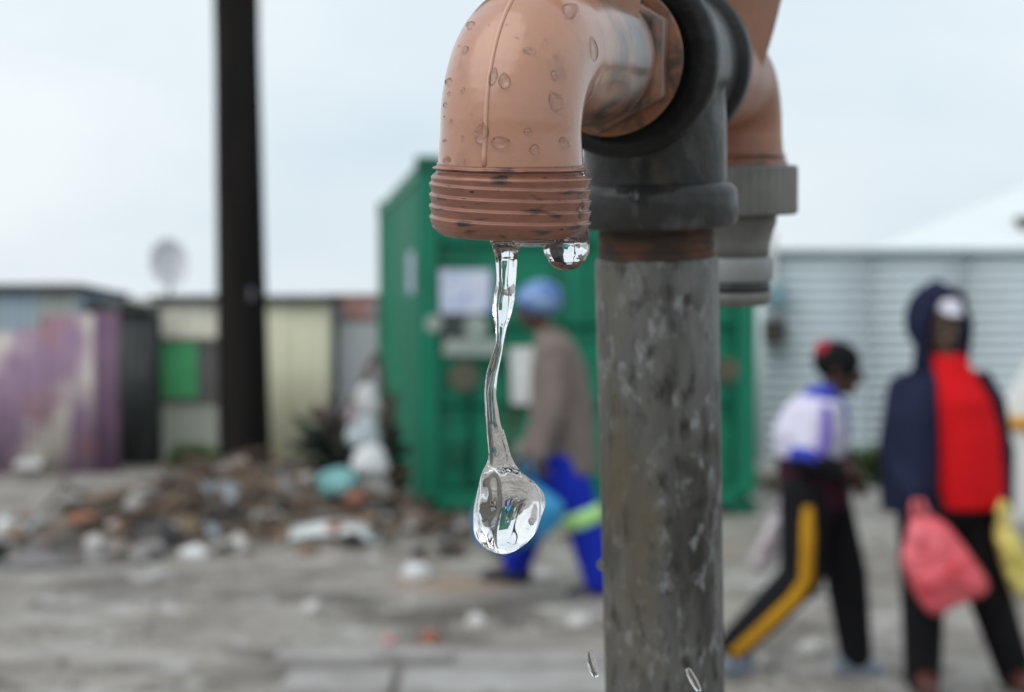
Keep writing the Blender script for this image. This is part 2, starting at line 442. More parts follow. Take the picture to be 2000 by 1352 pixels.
tap = empty('water_tap', 'wet brown plastic tap in focus with threaded spout that runs with water', 'tap', 'taps on the standpipe', TAPM)
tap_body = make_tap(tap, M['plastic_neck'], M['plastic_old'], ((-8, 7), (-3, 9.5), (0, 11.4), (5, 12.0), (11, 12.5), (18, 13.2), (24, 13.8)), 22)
far_m = ASM @ Matrix.Rotation(math.pi, 4, 'Z') @ Matrix.Translation((-5.5 * mm, 0, 0)) @ Matrix.Rotation(R(2.2), 4, 'Y')
tap2 = empty('water_tap', 'blurred brown tap behind the tee with grey hose connector on its spout', 'tap', 'taps on the standpipe', far_m)
make_tap(tap2, M['plastic_old'], M['plastic_old'], ((-8, 8), (-3, 12.4), (0, 13.4), (5, 15), (11, 16.8), (18, 18.6), (24, 19.6)), 0)

# hose connector on the far tap
M['connector'] = mat('grey_connector', (0.115, 0.115, 0.105), (0.17, 0.17, 0.155), scale=90, rough=0.5, bump=0.0003, bscale=300)
M['connector_light'] = mat('light_grey_connector', (0.26, 0.27, 0.27), (0.34, 0.35, 0.35), scale=70, rough=0.45)
hc = empty('hose_connector', 'grey knurled hose connector screwed onto the far tap', 'hose connector', matrix=far_m)
kn = MB(); rings = []
for z, r in ((-22.0, 13.0), (-22.0, 15.2), (-22.6, 15.7), (-34.4, 15.7), (-35.0, 15.2), (-35.0, 9)):
    rings.append([Vector((SP + (r + (0.35 if (j % 3 == 0 and r > 15.5) else 0)) * math.cos(2 * math.pi * j / 120), (r + (0.35 if (j % 3 == 0 and r > 15.5) else 0)) * math.sin(2 * math.pi * j / 120), z)) * mm for j in range(120)])
kn.loft(rings); sharp_smooth(kn.build('knurled_nut', M['connector'], hc), 30)
MB().lathe(Vector((SP, 0, 0)) * mm, (0, 0, -1), [(34 * mm, 10.6 * mm), (37 * mm, 10.5 * mm), (39.5 * mm, 9.6 * mm), (43 * mm, 8.6 * mm), (46.5 * mm, 8.4 * mm)], 48).build('neck', M['connector'], hc)
MB().lathe(Vector((SP, 0, 0)) * mm, (0, 0, -1), [(46 * mm, 7 * mm), (46.2 * mm, 9.2 * mm), (47 * mm, 9.5 * mm), (52 * mm, 9.4 * mm), (52.8 * mm, 8.6 * mm), (52.9 * mm, 6 * mm)], 48).build('barrel', M['connector_light'], hc)
MB().lathe(Vector((SP, 0, 0)) * mm, (0, 0, -1), [(52.5 * mm, 7 * mm), (52.7 * mm, 8.7 * mm), (55.4 * mm, 8.7 * mm), (55.6 * mm, 7 * mm)], 48).build('seal_ring', M['black_plastic'], hc)
MB().lathe(Vector((SP, 0, 0)) * mm, (0, 0, -1), [(55.2 * mm, 7 * mm), (55.4 * mm, 9.1 * mm), (57.5 * mm, 9.0 * mm), (59 * mm, 7.5 * mm), (59.2 * mm, 4 * mm)], 48).build('tip', M['connector'], hc)

# ------------------------------------------------------------------ water: stream with bulb, hanging drop, beads
DW = 0.2705
prof = [(452, 975, 1012), (470, 966, 1014), (490, 966, 1010), (520, 968, 1009), (554, 969, 1007), (580, 965, 1005), (602, 963, 1001), (625, 966, 995), (645, 968, 989), (670, 968, 984),
        (695, 961, 980), (722, 952, 975), (745, 948, 971), (771, 946, 969), (800, 947, 973), (825, 949, 977), (844, 950, 982), (870, 952, 990), (890, 953, 996), (905, 950, 1002),
        (918, 943, 1010), (930, 938, 1026), (945, 933, 1046), (960, 930, 1058), (975, 928, 1062), (990, 927, 1063), (1005, 927, 1060), (1020, 928, 1056), (1035, 931, 1050), (1050, 936, 1040), (1062, 943, 1028), (1072, 953, 1014), (1079, 966, 1000), (1082, 976, 990)]
def interp(tab, y):
    for i in range(len(tab) - 1):
        a, b = tab[i], tab[i + 1]
        if a[0] <= y <= b[0]:
            p0 = tab[max(i - 1, 0)]; p3 = tab[min(i + 2, len(tab) - 1)]
            t = (y - a[0]) / (b[0] - a[0])
            out = []
            for k in (1, 2):
                m0 = (b[k] - p0[k]) / (b[0] - p0[0]) * (b[0] - a[0]); m1 = (p3[k] - a[k]) / (p3[0] - a[0]) * (b[0] - a[0])
                out.append((2 * t ** 3 - 3 * t ** 2 + 1) * a[k] + (t ** 3 - 2 * t ** 2 + t) * m0 + (-2 * t ** 3 + 3 * t ** 2) * b[k] + (t ** 3 - t ** 2) * m1)
            return out
    return tab[-1][1:]
st = MB(); rings = []; n = 72
y = 452.0
while y <= 1082:
    xl, xr = interp(prof, y)
    cx, hw = (xl + xr) / 2, (xr - xl) / 2
    bulb = smooth01(895, 960, y)
    depth = hw * (0.80 * (1 - bulb) + 0.90 * bulb)
    c = P(cx, y, DW); px = DW / F
    ring = []
    for j in range(n):
        a = 2 * math.pi * j / n
        k = 1 + (0.075 * math.sin(3 * a + y * 0.016) + 0.055 * math.sin(5 * a - y * 0.026 + 1) + 0.03 * math.sin(8 * a + y * 0.02) + 0.09 * noise.noise(Vector((math.cos(a) * 1.4, math.sin(a) * 1.4, y * 0.028)))) * (1 - 0.35 * bulb) * smooth01(452, 500, y)
        k += bulb * (0.04 * noise.noise(Vector((math.cos(a) * 2.2, math.sin(a) * 2.2, y * 0.02))) + 0.010 * math.sin(13 * a + y * 0.01))
        ring.append(c + RT * (hw * k * math.cos(a) * px) + FW * (depth * k * math.sin(a) * px))
    rings.append(ring); y += 2.0
st.loft(rings)
# fine side filament joining the bulb's shoulder
st.tube([P(981, 838, DW - 0.0006), P(986, 862, DW - 0.0008), P(992, 886, DW - 0.0008), P(1000, 908, DW - 0.0006), P(1012, 924, DW - 0.0004)], [0.00025, 0.0004, 0.00045, 0.0005, 0.0006], 10)
# film under the outlet, filling the bore, and its skirts
oc = TAPM @ (Vector((SP, 0, -30.4)) * mm)
oz = (TAPM.to_3x3() @ Vector((0, 0, 1))).normalized()
fc = oc + RT * 0.0044
st.lathe(fc, -oz, [(-1.5 * mm, 7.0 * mm), (-0.2 * mm, 8.6 * mm), (0.6 * mm, 8.4 * mm), (1.2 * mm, 7.9 * mm), (1.7 * mm, 7.0 * mm), (1.9 * mm, 5.5 * mm)], 48)
st.tube([P(990, 450, DW), P(989, 462, DW), P(988, 474, DW), P(988, 490, DW), P(988, 505, DW)], [0.0042, 0.0035, 0.0026, 0.0021, 0.0017], 24)
st.ell(P(1104, 484, DW), (0.0037, 0.0036, 0.0032))
st.ell(P(1106, 504, DW), (0.0031, 0.0031, 0.0021))
st.cap(P(1116, 455, DW), P(1112, 484, DW), 0.0028, 0.0034)
st.cap(P(1142, 450, DW - 0.001), P(1138, 490, DW), 0.0007, 0.0012)
water = st.build('water_stream', M['water'], None, voxel=0.14 * mm, iters=14)
tag(water, 'clear water running from the tap spout into a swollen bulb, with a drop beside it', 'water')
# beads of water clinging to surfaces, found by casting from the lens onto the built meshes
dg = bpy.context.evaluated_depsgraph_get(); dg.update()
def bvh_of(obs):
    vs, fs = [], []
    for ob in obs:
        mw = ob.matrix_world; o = len(vs)
        vs += [mw @ v.co for v in ob.data.vertices]; fs += [tuple(i + o for i in p.vertices) for p in ob.data.polygons]
    return BVHTree.FromPolygons(vs, fs)
solid = bvh_of([o for o in bpy.data.objects if o.type == 'MESH' and o.parent is not None and (o.parent in (tap, pipe_root) or (o.parent.parent in (tap, pipe_root) and o.parent.parent is not None)) and o.name.split('.')[0] != 'mould_seam'])
def bead(px, py, w, h, tilt=0.0, tail=0.0, skew=0.0, label=None, group=None, hgt=0.5, name='water_bead'):
    ray = (P(px, py, 1) - CAM).normalized()
    hit, nor, idx, dist = solid.ray_cast(CAM, ray)
    if hit is None: return None
    if nor.dot(ray) > 0: nor = -nor
    d = (hit - CAM).dot(FW); s = d / F
    dn = (-UP - nor * (-UP).dot(nor)).normalized(); sd = nor.cross(dn).normalized()
    if sd.dot(RT) < 0: sd = -sd
    ca, sa = math.cos(R(tilt)), math.sin(R(tilt))
    dn, sd = dn * ca + sd * sa, sd * ca - dn * sa
    f = 1 / max(0.35, abs(sd.dot(RT)) if abs(tilt) < 30 else 1)
    rx, ry = w / 2 * s * f, h / 2 * s
    hh = hgt * min(rx, ry) * 2
    mb = MB(); nr, na = 10, 40; rings = []
    rr = random.Random(int(px * 7 + py))
    ph = rr.uniform(0, 6)
    for i in range(nr + 1):
        t = min(i / nr, 0.975)
        ring = []
        for j in range(na):
            a = 2 * math.pi * j / na
            yy = math.cos(a); xx = math.sin(a)
            nar = 1 - tail * max(0, -yy) ** 1.3          # narrow towards the top
            wob = 1 + 0.05 * math.sin(2 * a + ph) + 0.03 * math.sin(3 * a + 2 * ph)
            q = math.cos(math.pi / 2 * t)
            x_ = rx * xx * nar * wob * q + skew * rx * max(0, -yy) * q; y_ = ry * yy * wob * q
            z_ = hh * math.sin(math.pi / 2 * t) * (1.0 + 0.25 * yy * q) - 0.00018 * (1 - t)
            # keep the bead lying on the curved surface
            p = hit + sd * x_ + dn * y_
            h2 = solid.ray_cast(p + nor * 0.004, -nor, 0.012)
            base = h2[0] if h2[0] is not None and (h2[0] - p).length < 0.0012 else p
            ring.append(base + nor * z_)
        rings.append(ring)
    mb.loft(rings, cap=True)
    return tag(mb.build(name, M['bead']), label, 'water drop', group)
GB = 'water beads on the brown tap'
big = [
 (1113, 22, 46, 36, 35, 0.2, 0.0, 'large triangular water bead at the top of the spout bend'),
 (1034, 99, 25, 17, 0, 0.0, 0, 'flat oval water bead right of the seam on the upper spout'),
 (985, 158, 24, 36, 0, 0.3, 0, 'round water bead touching the seam with a tail above it'),
 (963, 149, 17, 42, -10, 0.6, 0, 'slim water bead just across the seam from the round bead'),
 (1086, 196, 26, 46, 22, 0.75, -0.3, 'comma shaped water bead on the right half of the spout'),
 (1159, 95, 8, 52, 14, 0.4, 0, 'long thin water streak along the spout bend by the neck'),
 (940, 258, 28, 48, -10, 0.8, 0.3, 'teardrop water bead left of the seam above the thread'),
 (977, 277, 36, 25, 8, 0.4, -0.4, 'spread water bead right of the seam above the thread'),
 (1044, 291, 22, 20, 0, 0.3, 0, 'rounded water bead low at the middle of the spout'),
 (1031, 256, 16, 14, 0, 0.2, 0, 'small faint water bead above the rounded low bead'),
 (1103, 279, 19, 23, -25, 0.1, 0, 'egg shaped water bead low on the right of the spout'),
 (1083, 147, 14, 22, 5, 0.1, 0, 'small upright oval water bead above the comma shaped bead'),
 (1084, 111, 10, 11, 0, 0.1, 0, 'tiny round water bead above the small upright oval bead'),
 (872, 312, 18, 15, 0, 0.3, 0, 'water bead resting on the thread lip at the left edge'),
 (909, 97, 11, 17, -25, 0.1, 0, 'slanted water bead near the upper left edge of the spout'),
 (904, 177, 9, 17, -45, 0.1, 0, 'slanted narrow water bead midway on the left of the spout')]
for px, py, w, h, ti, ta, sk, lab in big: bead(px, py, w, h, ti, ta, sk, lab, GB)
for px, py, w, h, ti in [(877, 160, 8, 18, 0), (877, 183, 6, 9, 0), (881, 237, 8, 13, -30), (870, 205, 4, 14, 0), (868, 275, 7, 9, 0), (903, 270, 7, 13, 0), (906, 315, 6, 10, 0), (1066, 78, 6, 9, 20),
                         (897, 90, 5, 9, -35), (955, 49, 5, 6, 0), (868, 228, 4, 5, 0), (920, 50, 8, 20, -20), (990, 48, 5, 7, 0), (922, 224, 4, 5, 0), (1142, 330, 10, 8, 0), (1010, 74, 12, 5, -30)]:
    bead(px, py, w, h, ti, 0.1, 0, 'tiny water speck dotted on the brown spout', 'tiny water specks on the spout')
bead(1134, 408, 14, 40, 0, 0.5, 0, 'water trickling down the right side of the threaded outlet', GB, hgt=0.2)
bead(1238, 381, 22, 30, 20, 0.5, 0, 'water drop sliding down the dark tee collar', 'water beads on the standpipe')
bead(1180, 853, 9, 10, 0, 0.2, 0, 'tiny bead midway on the pale side of the pipe', 'water beads on the standpipe')
bead(1371, 1122, 9, 12, 0, 0.2, 0, 'tiny bead low on the far side of the pipe', 'water beads on the standpipe')
bead(1178, 1102, 12, 26, 0, 0.4, 0, 'water bead bulging from the edge of the pipe', 'water beads on the standpipe', hgt=0.5)
# two falling drops near the foot of the picture
for (a, b, dd, r, lab) in [((1150, 1272), (1164, 1322), 0.272, 0.00085, 'slender falling raindrop beside the pipe'), ((1342, 1306), (1366, 1350), 0.30, 0.0007, 'slender falling raindrop in front of the pipe')]:
    pts = [P(a[0] + (b[0] - a[0]) * t, a[1] + (b[1] - a[1]) * t, dd) for t in [i / 14 for i in range(15)]]
    mb = MB(); mb.tube(pts, [r * max(0.12, math.sin(math.pi * (0.03 + 0.94 * i / 14))) ** 0.25 for i in range(15)], 16)
    tag(mb.build('raindrop', M['water']), lab, 'raindrop', 'falling raindrops')
# ------------------------------------------------------------------ background: container, shacks, pole, van
def paint(name, c, k=0.8, rough=0.55, scale=3, dirt=(0.10, 0.085, 0.07), st=(1, 1, 0.3), th=0.6):
    return mat(name, c, tuple(x * k for x in c), scale=scale, rough=rough, spec=0.25, bump=0.002, bscale=20, spots=[(dirt, scale * 1.7, th, 0.16, st)])
M['green'] = paint('green_container_paint', (0.010, 0.195, 0.112), 0.85, 0.5, 2.0, (0.05, 0.075, 0.045), th=0.62)
M['green_dark'] = paint('dark_green_paint', (0.010, 0.105, 0.062), 0.8, 0.5, 3.0, (0.03, 0.04, 0.03))
M['poster'] = mat('faded_poster', (0.50, 0.56, 0.75), (0.66, 0.70, 0.82), scale=6, rough=0.6, spots=[((0.25, 0.33, 0.60), 9, 0.56, 0.05, (1, 1, 1))])
M['white_paint'] = paint('white_paint', (0.70, 0.71, 0.70), 0.85, 0.6, 3)
M['pale_print'] = mat('pale_print', (0.40, 0.43, 0.41), (0.22, 0.30, 0.26), scale=14, rough=0.7)
M['brown_print'] = mat('brown_print', (0.075, 0.08, 0.05), (0.11, 0.10, 0.07), scale=9, rough=0.7)
M['dark_print'] = mat('dark_print', (0.03, 0.04, 0.04), (0.05, 0.06, 0.06), scale=9, rough=0.7)
M['steel'] = paint('greyed_zinc_sheet', (0.68, 0.76, 0.80), 0.96, 0.5, 2.5, (0.52, 0.54, 0.54), (1, 1, 0.4), 0.62)
M['black'] = mat('black_void', (0.012, 0.012, 0.012), (0.02, 0.02, 0.02), scale=9, rough=0.9)

ang = math.atan2(0.127, 0.992)
CONT = Matrix.Translation((-0.66, 11.37, -0.03)) @ Matrix.Rotation(ang, 4, 'Z')
ct = empty('shipping_container', 'bright green shipping container with posters stuck on its closed doors', 'shipping container', matrix=CONT)
W, L, H = 2.44, 6.06, 2.59
b = MB()
for x in (0.07, W - 0.07):
    b.box((x, 0.06, H / 2 + 0.03), (0.14, 0.12, H - 0.30))
    b.box((x, L - 0.06, H / 2 + 0.03), (0.14, 0.12, H - 0.30))
for x in (0.05, W - 0.05):
    b.box((x, L / 2, H - 0.09), (0.08, L - 0.3, 0.10)); b.box((x, L / 2, 0.15), (0.08, L - 0.3, 0.14))
b.box((W / 2, 0.06, H - 0.10), (W - 0.26, 0.11, 0.15)); b.box((W / 2, 0.06, 0.17), (W - 0.26, 0.11, 0.14))
b.box((W / 2, L - 0.06, H - 0.10), (W - 0.26, 0.10, 0.15)); b.box((W / 2, L - 0.06, 0.17), (W - 0.26, 0.10, 0.14))
b.build('frame', M['green'], ct, smooth=False)
for x in (0.08, W - 0.08):
    for y in (0.07, L - 0.07):
        for z in (0.07, H - 0.06):
            MB().box((x, y, z), (0.178, 0.165, 0.12)).build('corner_casting', M['green_dark'], ct, smooth=False, bevel=0.01)
def corrugated(p0, ax, up, length, height, pitch, depth, thick=0.002, trap=True, nrm=None):
    """sheet with ribs running along `up`; waves along `ax`"""
    ax, up = Vector(ax).normalized(), Vector(up).normalized(); nn = Vector(nrm) if nrm is not None else ax.cross(up)
    pts = []
    s = 0.0
    step = pitch / 8
    m = int(length / step)
    for i in range(m + 1):
        s = length * i / m; ph = (s / pitch) % 1
        if trap: d = depth * max(-1, min(1, 2.2 * math.sin(2 * math.pi * ph))) / 2
        else: d = depth * math.sin(2 * math.pi * ph) / 2
        pts.append(Vector(p0) + ax * s + nn * d)
    mb = MB(); n = len(pts)
    mb.v = [tuple(p) for p in pts] + [tuple(p + up * height) for p in pts] + [tuple(p + nn * thick) for p in pts] + [tuple(p + up * height + nn * thick) for p in pts]
    for i in range(n - 1):
        mb.f.append((i, i + 1, n + i + 1, n + i)); mb.f.append((2 * n + i, 3 * n + i, 3 * n + i + 1, 2 * n + i + 1))
        mb.f.append((i, 2 * n + i, 2 * n + i + 1, i + 1)); mb.f.append((n + i, n + i + 1, 3 * n + i + 1, 3 * n + i))
    mb.f.append((0, n, 3 * n, 2 * n)); mb.f.append((n - 1, 3 * n - 1 + 0, 4 * n - 1, 2 * n - 1))
    return mb
corrugated((0.045, 0.13, 0.20), (0, 1, 0), (0, 0, 1), L - 0.26, H - 0.34, 0.278, 0.036).build('side_panel', M['green'], ct, smooth=False)
corrugated((W - 0.045, 0.13, 0.20), (0, 1, 0), (0, 0, 1), L - 0.26, H - 0.34, 0.278, 0.036).build('side_panel', M['green'], ct, smooth=False)
corrugated((0.15, L - 0.06, 0.20), (1, 0, 0), (0, 0, 1), W - 0.3, H - 0.34, 0.278, 0.036).build('end_panel', M['green'], ct, smooth=False)
corrugated((0.08, 0.13, H - 0.045), (0, 1, 0), (1, 0, 0), L - 0.26, W - 0.16, 0.209, 0.02).build('roof_panel', M['green'], ct, smooth=False)
MB().box((W / 2, L / 2, 0.12), (W - 0.2, L - 0.2, 0.05)).build('floor_panel', M['black'], ct, smooth=False)
for k in range(2):
    x0 = 0.15 + k * 1.075; wd = 1.06
    dr = MB(); zz = [0.26]
    prof_d = [(0.255, 0.0)]
    for zc in (0.74, 1.30, 1.88):
        prof_d += [(zc - 0.11, 0.0), (zc - 0.07, 0.045), (zc + 0.07, 0.045), (zc + 0.11, 0.0)]
    prof_d.append((H - 0.19, 0.0))
    poly = [(0.055 + d, z) for z, d in prof_d]
    n = len(poly)
    vs = [(x0, y, z) for y, z in poly] + [(x0 + wd, y, z) for y, z in poly] + [(x0, 0.125, poly[0][1]), (x0, 0.125, poly[-1][1]), (x0 + wd, 0.125, poly[0][1]), (x0 + wd, 0.125, poly[-1][1])]
    fs = [(i, n + i, n + i + 1, i + 1) for i in range(n - 1)] + [tuple([2 * n] + list(range(n)) + [2 * n + 1]), tuple([2 * n + 3] + list(range(2 * n - 1, n - 1, -1)) + [2 * n + 2]),
          (2 * n, 2 * n + 1, 2 * n + 3, 2 * n + 2), (0, 2 * n, 2 * n + 2, n), (n - 1, 2 * n - 1, 2 * n + 3, 2 * n + 1)]
    dr.add(vs, fs)
    door = dr.build('door', M['green'], ct, smooth=False)
    for bx_ in (0.22, 0.84):
        MB().tube([(x0 + bx_, 0.022, 0.20), (x0 + bx_, 0.022, H - 0.14)], 0.017, 10).build('locking_bar', M['green_dark'], door)
        for z in (0.3, 1.0, 1.6, 2.3): MB().box((x0 + bx_, 0.030, z), (0.09, 0.045, 0.05)).build('bar_bracket', M['green_dark'], door, smooth=False)
    MB().box((x0 + 0.53, 0.028, 1.12), (0.5, 0.02, 0.035)).build('handle', M['green_dark'], door, smooth=False)
    for z in (0.45, 1.0, 1.6, 2.2):
        MB().box((x0 + (-0.03 if k == 0 else wd + 0.03), 0.030, z), (0.09, 0.05, 0.12)).build('hinge', M['green_dark'], door, smooth=False)
def sticker(px0, py0, px1, py1, m, name='poster', rnd=False, y=-0.004, d=0.012):
    x0, x1 = (px0 - 820) / 268, (px1 - 820) / 268; z0, z1 = (1008 - py1) / 272, (1008 - py0) / 272
    mb = MB()
    if rnd:
        mb.lathe(((x0 + x1) / 2, y, (z0 + z1) / 2), (0, 1, 0), [(0, (x1 - x0) / 2), (d, (x1 - x0) / 2)], 20)
    else: mb.box(((x0 + x1) / 2, y + d / 2, (z0 + z1) / 2), (x1 - x0, d, z1 - z0), Matrix.Rotation(R(random.uniform(-2, 2)), 3, 'Y'))
    o = mb.build(name, m, ct, smooth=False)
    MB().box(((x0 + x1) / 2, y + 0.035, (z0 + z1) / 2), ((x1 - x0) * 0.8, 0.05, (z1 - z0) * 0.8)).build('batten', M['green_dark'], o, smooth=False) if not rnd else None
sticker(862, 520, 958, 603, M['poster'])
sticker(834, 604, 866, 641, M['pale_print'], 'round_sticker', True)
sticker(905, 612, 952, 648, M['pale_print'], 'round_sticker', True)
sticker(868, 606, 915, 648, M['dark_print'])
sticker(868, 652, 975, 684, M['pale_print'], 'sign_strip')
sticker(996, 668, 1040, 778, M['white_paint'], 'paper_notice')
sticker(878, 695, 935, 752, M['brown_print'], 'round_sticker', True)
sticker(880, 850, 910, 890, M['green_dark'], 'stencil_mark'); sticker(1005, 850, 1034, 888, M['pale_print'], 'stencil_mark')
sticker(1392, 690, 1440, 740, M['brown_print'], 'round_sticker', True)
MB().box((-0.012, 0.55, 1.78), (0.014, 0.5, 0.30)).build('side_poster', M['poster'], ct, smooth=False)

# wooden pole behind the rubble
base = P(478, 995, 12.0)
pl = empty('utility_pole', 'thick dark timber utility pole standing behind the rubble heap', 'utility pole')
pts = []; rad = []
for i in range(40):
    t = i / 39
    p = P(480 - 14 * min(1, t * 6.4 / 3.75), 995, 12.0); p.z = -0.2 + t * 7.2
    pts.append(p); rad.append(0.198 - 0.034 * min(1, t * 2) + 0.004 * noise.noise(Vector((0, 0, i * 0.6))))
pole_o = MB().tube(pts, rad, 28).build('shaft', M['pole'], pl)
M['tag'] = mat('pole_plate', (0.20, 0.20, 0.235), (0.13, 0.13, 0.16), scale=12, rough=0.5)
q = P(477, 575, 11.80); MB().lathe(q, (0, -1, 0), [(0, 0.07), (0.012, 0.07)], 20).build('number_plate', M['tag'], pl, smooth=False)
q = P(458, 645, 11.80); MB().box(q, (0.06, 0.012, 0.16)).build('small_plate', mat('dull_plate', (0.09, 0.09, 0.1), (0.13, 0.13, 0.14), rough=0.6), pl, smooth=False)
MB().box(pts[36], (1.6, 0.1, 0.12)).build('cross_arm', M['pole'], pl, smooth=False)
for k in (-0.65, 0, 0.65): MB().lathe(pts[36] + Vector((k, 0, 0.05)), (0, 0, 1), [(0, 0.02), (0.05, 0.05), (0.09, 0.04), (0.13, 0.05), (0.16, 0.02)], 16).build('insulator', M['white_paint'], pl)

# --- shack helpers (each shack in its own axes: x along the front, y back)
GZ = -0.28
def shack(name, label, x0, x1, d, ztop, depth, m, roof_m, n_panels, pitch=0.10, horizontal=False, overhang=0.06, z0=None, tilt=0.0, skip=None, roof_drop=0.12):
    X0, X1 = (x0 - 1000) / F * d, (x1 - 1000) / F * d
    gy = d; zb = (gz((X0 + X1) / 2, gy) if z0 is None else z0) - 0.05
    r = empty(name, label, 'shack', 'shacks behind the open ground', Matrix.Translation((X0, gy, zb)) @ Matrix.Rotation(R(tilt), 4, 'Z'))
    w = X1 - X0; h = ztop - zb
    for i in range(n_panels):
        a, c = w * i / n_panels, w * (i + 1) / n_panels
        if skip and i in skip: continue
        if horizontal:
            mb = corrugated((a, 0.0 + 0.012 * (i % 2), 0), (0, 0, 1), (1, 0, 0), h, c - a + (0.04 if i < n_panels - 1 else 0), pitch, 0.065, trap=False, nrm=(0, -1, 0))
        else:
            mb = corrugated((a, 0.012 * (i % 2), 0), (1, 0, 0), (0, 0, 1), c - a + (0.03 if i < n_panels - 1 else 0), h + random.uniform(-0.03, 0.02), pitch, 0.022, trap=False)
        mb.build('wall_sheet', m[i % len(m)] if isinstance(m, list) else m, r)
    for x in (0.0, w):
        corrugated((x, 0.04, 0), (0, 1, 0), (0, 0, 1), depth, h - 0.06, 0.1, 0.02, trap=False).build('side_sheet', m[0] if isinstance(m, list) else m, r)
    MB().box((w / 2, depth + 0.06, h / 2 - 0.03), (w, 0.03, h - 0.1)).build('back_wall', m[0] if isinstance(m, list) else m, r, smooth=False)
    nr = max(2, n_panels)
    mr = Matrix.Rotation(-math.atan2(roof_drop, depth), 3, 'X')
    for i in range(nr):
        a = -overhang + (w + 2 * overhang) * i / nr
        ln = (w + 2 * overhang) / nr + 0.02
        mb = corrugated((a, -overhang, h + 0.02 + 0.006 * (i % 2)), (1, 0, 0), (0, math.cos(math.atan2(roof_drop, depth)), -math.sin(math.atan2(roof_drop, depth))), ln, depth + 0.2, 0.1, 0.02, trap=False)
        mb.build('roof_sheet', roof_m, r)
    MB().box((w / 2, -overhang - 0.012, h + 0.0), (w + 2 * overhang, 0.022, 0.06)).build('fascia', roof_m, r, smooth=False)
    return r, w, h, zb, X0
def zpx(py, d): return CAM.z + (570 - py) / F * d
M['roof_dark'] = mat('dark_roof_sheet', (0.055, 0.055, 0.052), (0.10, 0.095, 0.085), scale=4, rough=0.7)
M['cream'] = paint('cream_wall', (0.68, 0.655, 0.56), 0.92, 0.7, 2, (0.52, 0.5, 0.42), (1, 1, 0.4), 0.6)
M['cream_y'] = paint('yellowish_cream_wall', (0.66, 0.645, 0.49), 0.92, 0.7, 2, (0.52, 0.49, 0.34), (1, 1, 0.4), 0.58)
M['plinth'] = paint('pale_plinth', (0.56, 0.56, 0.50), 0.86, 0.7, 2, (0.4, 0.42, 0.34), (1, 1, 1), 0.6)
dC = 18.2
r, w, h, zb, X0 = shack('shack', 'cream sheet shack with a green shuttered window behind the timber pole', 306, 642, dC, zpx(582, dC), 2.6, [M['cream'], M['cream'], M['cream_y'], M['cream_y']], M['roof_dark'], 4, 0.14)
def lx(px, d=dC, x0=None): return (px - 1000) / F * d - (X0 if x0 is None else x0)
def lz(py, d=dC, z=None): return zpx(py, d) - (zb if z is None else z)
wn_ = MB(); xa, xb, za, zt = lx(310), lx(440), lz(782), lz(664)
wo = MB()
for (c, s_) in [(((xa + xb) / 2, -0.04, zt), (xb - xa + 0.06, 0.06, 0.05)), (((xa + xb) / 2, -0.04, za), (xb - xa + 0.06, 0.06, 0.05)), ((xa, -0.04, (za + zt) / 2), (0.05, 0.06, zt - za - 0.052)), ((xb, -0.04, (za + zt) / 2), (0.05, 0.06, zt - za - 0.052))]: wo.box(c, s_)
win = wo.build('window', mat('grey_frame', (0.12, 0.11, 0.10), (0.2, 0.19, 0.17), rough=0.7), r, smooth=False)
MB().box((lx(352), -0.05, (za + zt) / 2), (lx(386) - lx(318), 0.03, zt - za - 0.07)).build('shutter', mat('green_shutter', (0.075, 0.42, 0.14), (0.10, 0.52, 0.22), scale=5, rough=0.6), win, smooth=False)
MB().box((lx(410), -0.022, (za + zt) / 2), (lx(434) - lx(388), 0.02, zt - za - 0.07)).build('pane', mat('grey_pane', (0.11, 0.11, 0.105), (0.16, 0.16, 0.15), rough=0.25), win, smooth=False)
MB().box(((lx(306) + lx(434)) / 2, -0.03, lz(845)), (lx(434) - lx(310), 0.03, lz(792) - lz(898))).build('plinth', M['plinth'], r, smooth=False)
MB().box((lx(306) , -0.03, lz(740)), (0.03, 0.03, 1.7)).build('corner_strip', mat('pale_green_strip', (0.30, 0.40, 0.36), (0.36, 0.45, 0.41), rough=0.7), r, smooth=False)
# neighbouring shack with white door and red sign board
dD = 18.6
r2, w2, h2, zb2, X02 = shack('shack', 'pale blue shack with a white door under a faded red sign board', 644, 800, dD, zpx(580, dD), 2.4, paint('pale_blue_wall', (0.38, 0.44, 0.48), 0.9), mat('red_roof_edge', (0.22, 0.08, 0.06), (0.3, 0.14, 0.12), rough=0.7), 2, 0.12)
dx = lambda px: (px - 1000) / F * dD - X02
dz = lambda py: zpx(py, dD) - zb2
dd_ = MB().box(((dx(662) + dx(738)) / 2, -0.05, dz(765)), (dx(738) - dx(662), 0.05, dz(630) - dz(900))).build('door', mat('greyish_white_door', (0.55, 0.56, 0.58), (0.47, 0.48, 0.52), scale=3, rough=0.6), r2, smooth=False)
MB().ell((dx(670), -0.09, dz(770)), 0.03).build('door_knob', M['steel'], dd_)
MB().box(((dx(650) + dx(738)) / 2, -0.06, dz(604)), (dx(738) - dx(650), 0.04, dz(585) - dz(626))).build('sign_board', mat('faded_red_board', (0.42, 0.22, 0.17), (0.40, 0.33, 0.42), scale=5, rough=0.7, lo=0.45, hi=0.55, spots=[((0.30, 0.12, 0.10), 7, 0.56, 0.05, (1, 1, 1))]), r2, smooth=False)

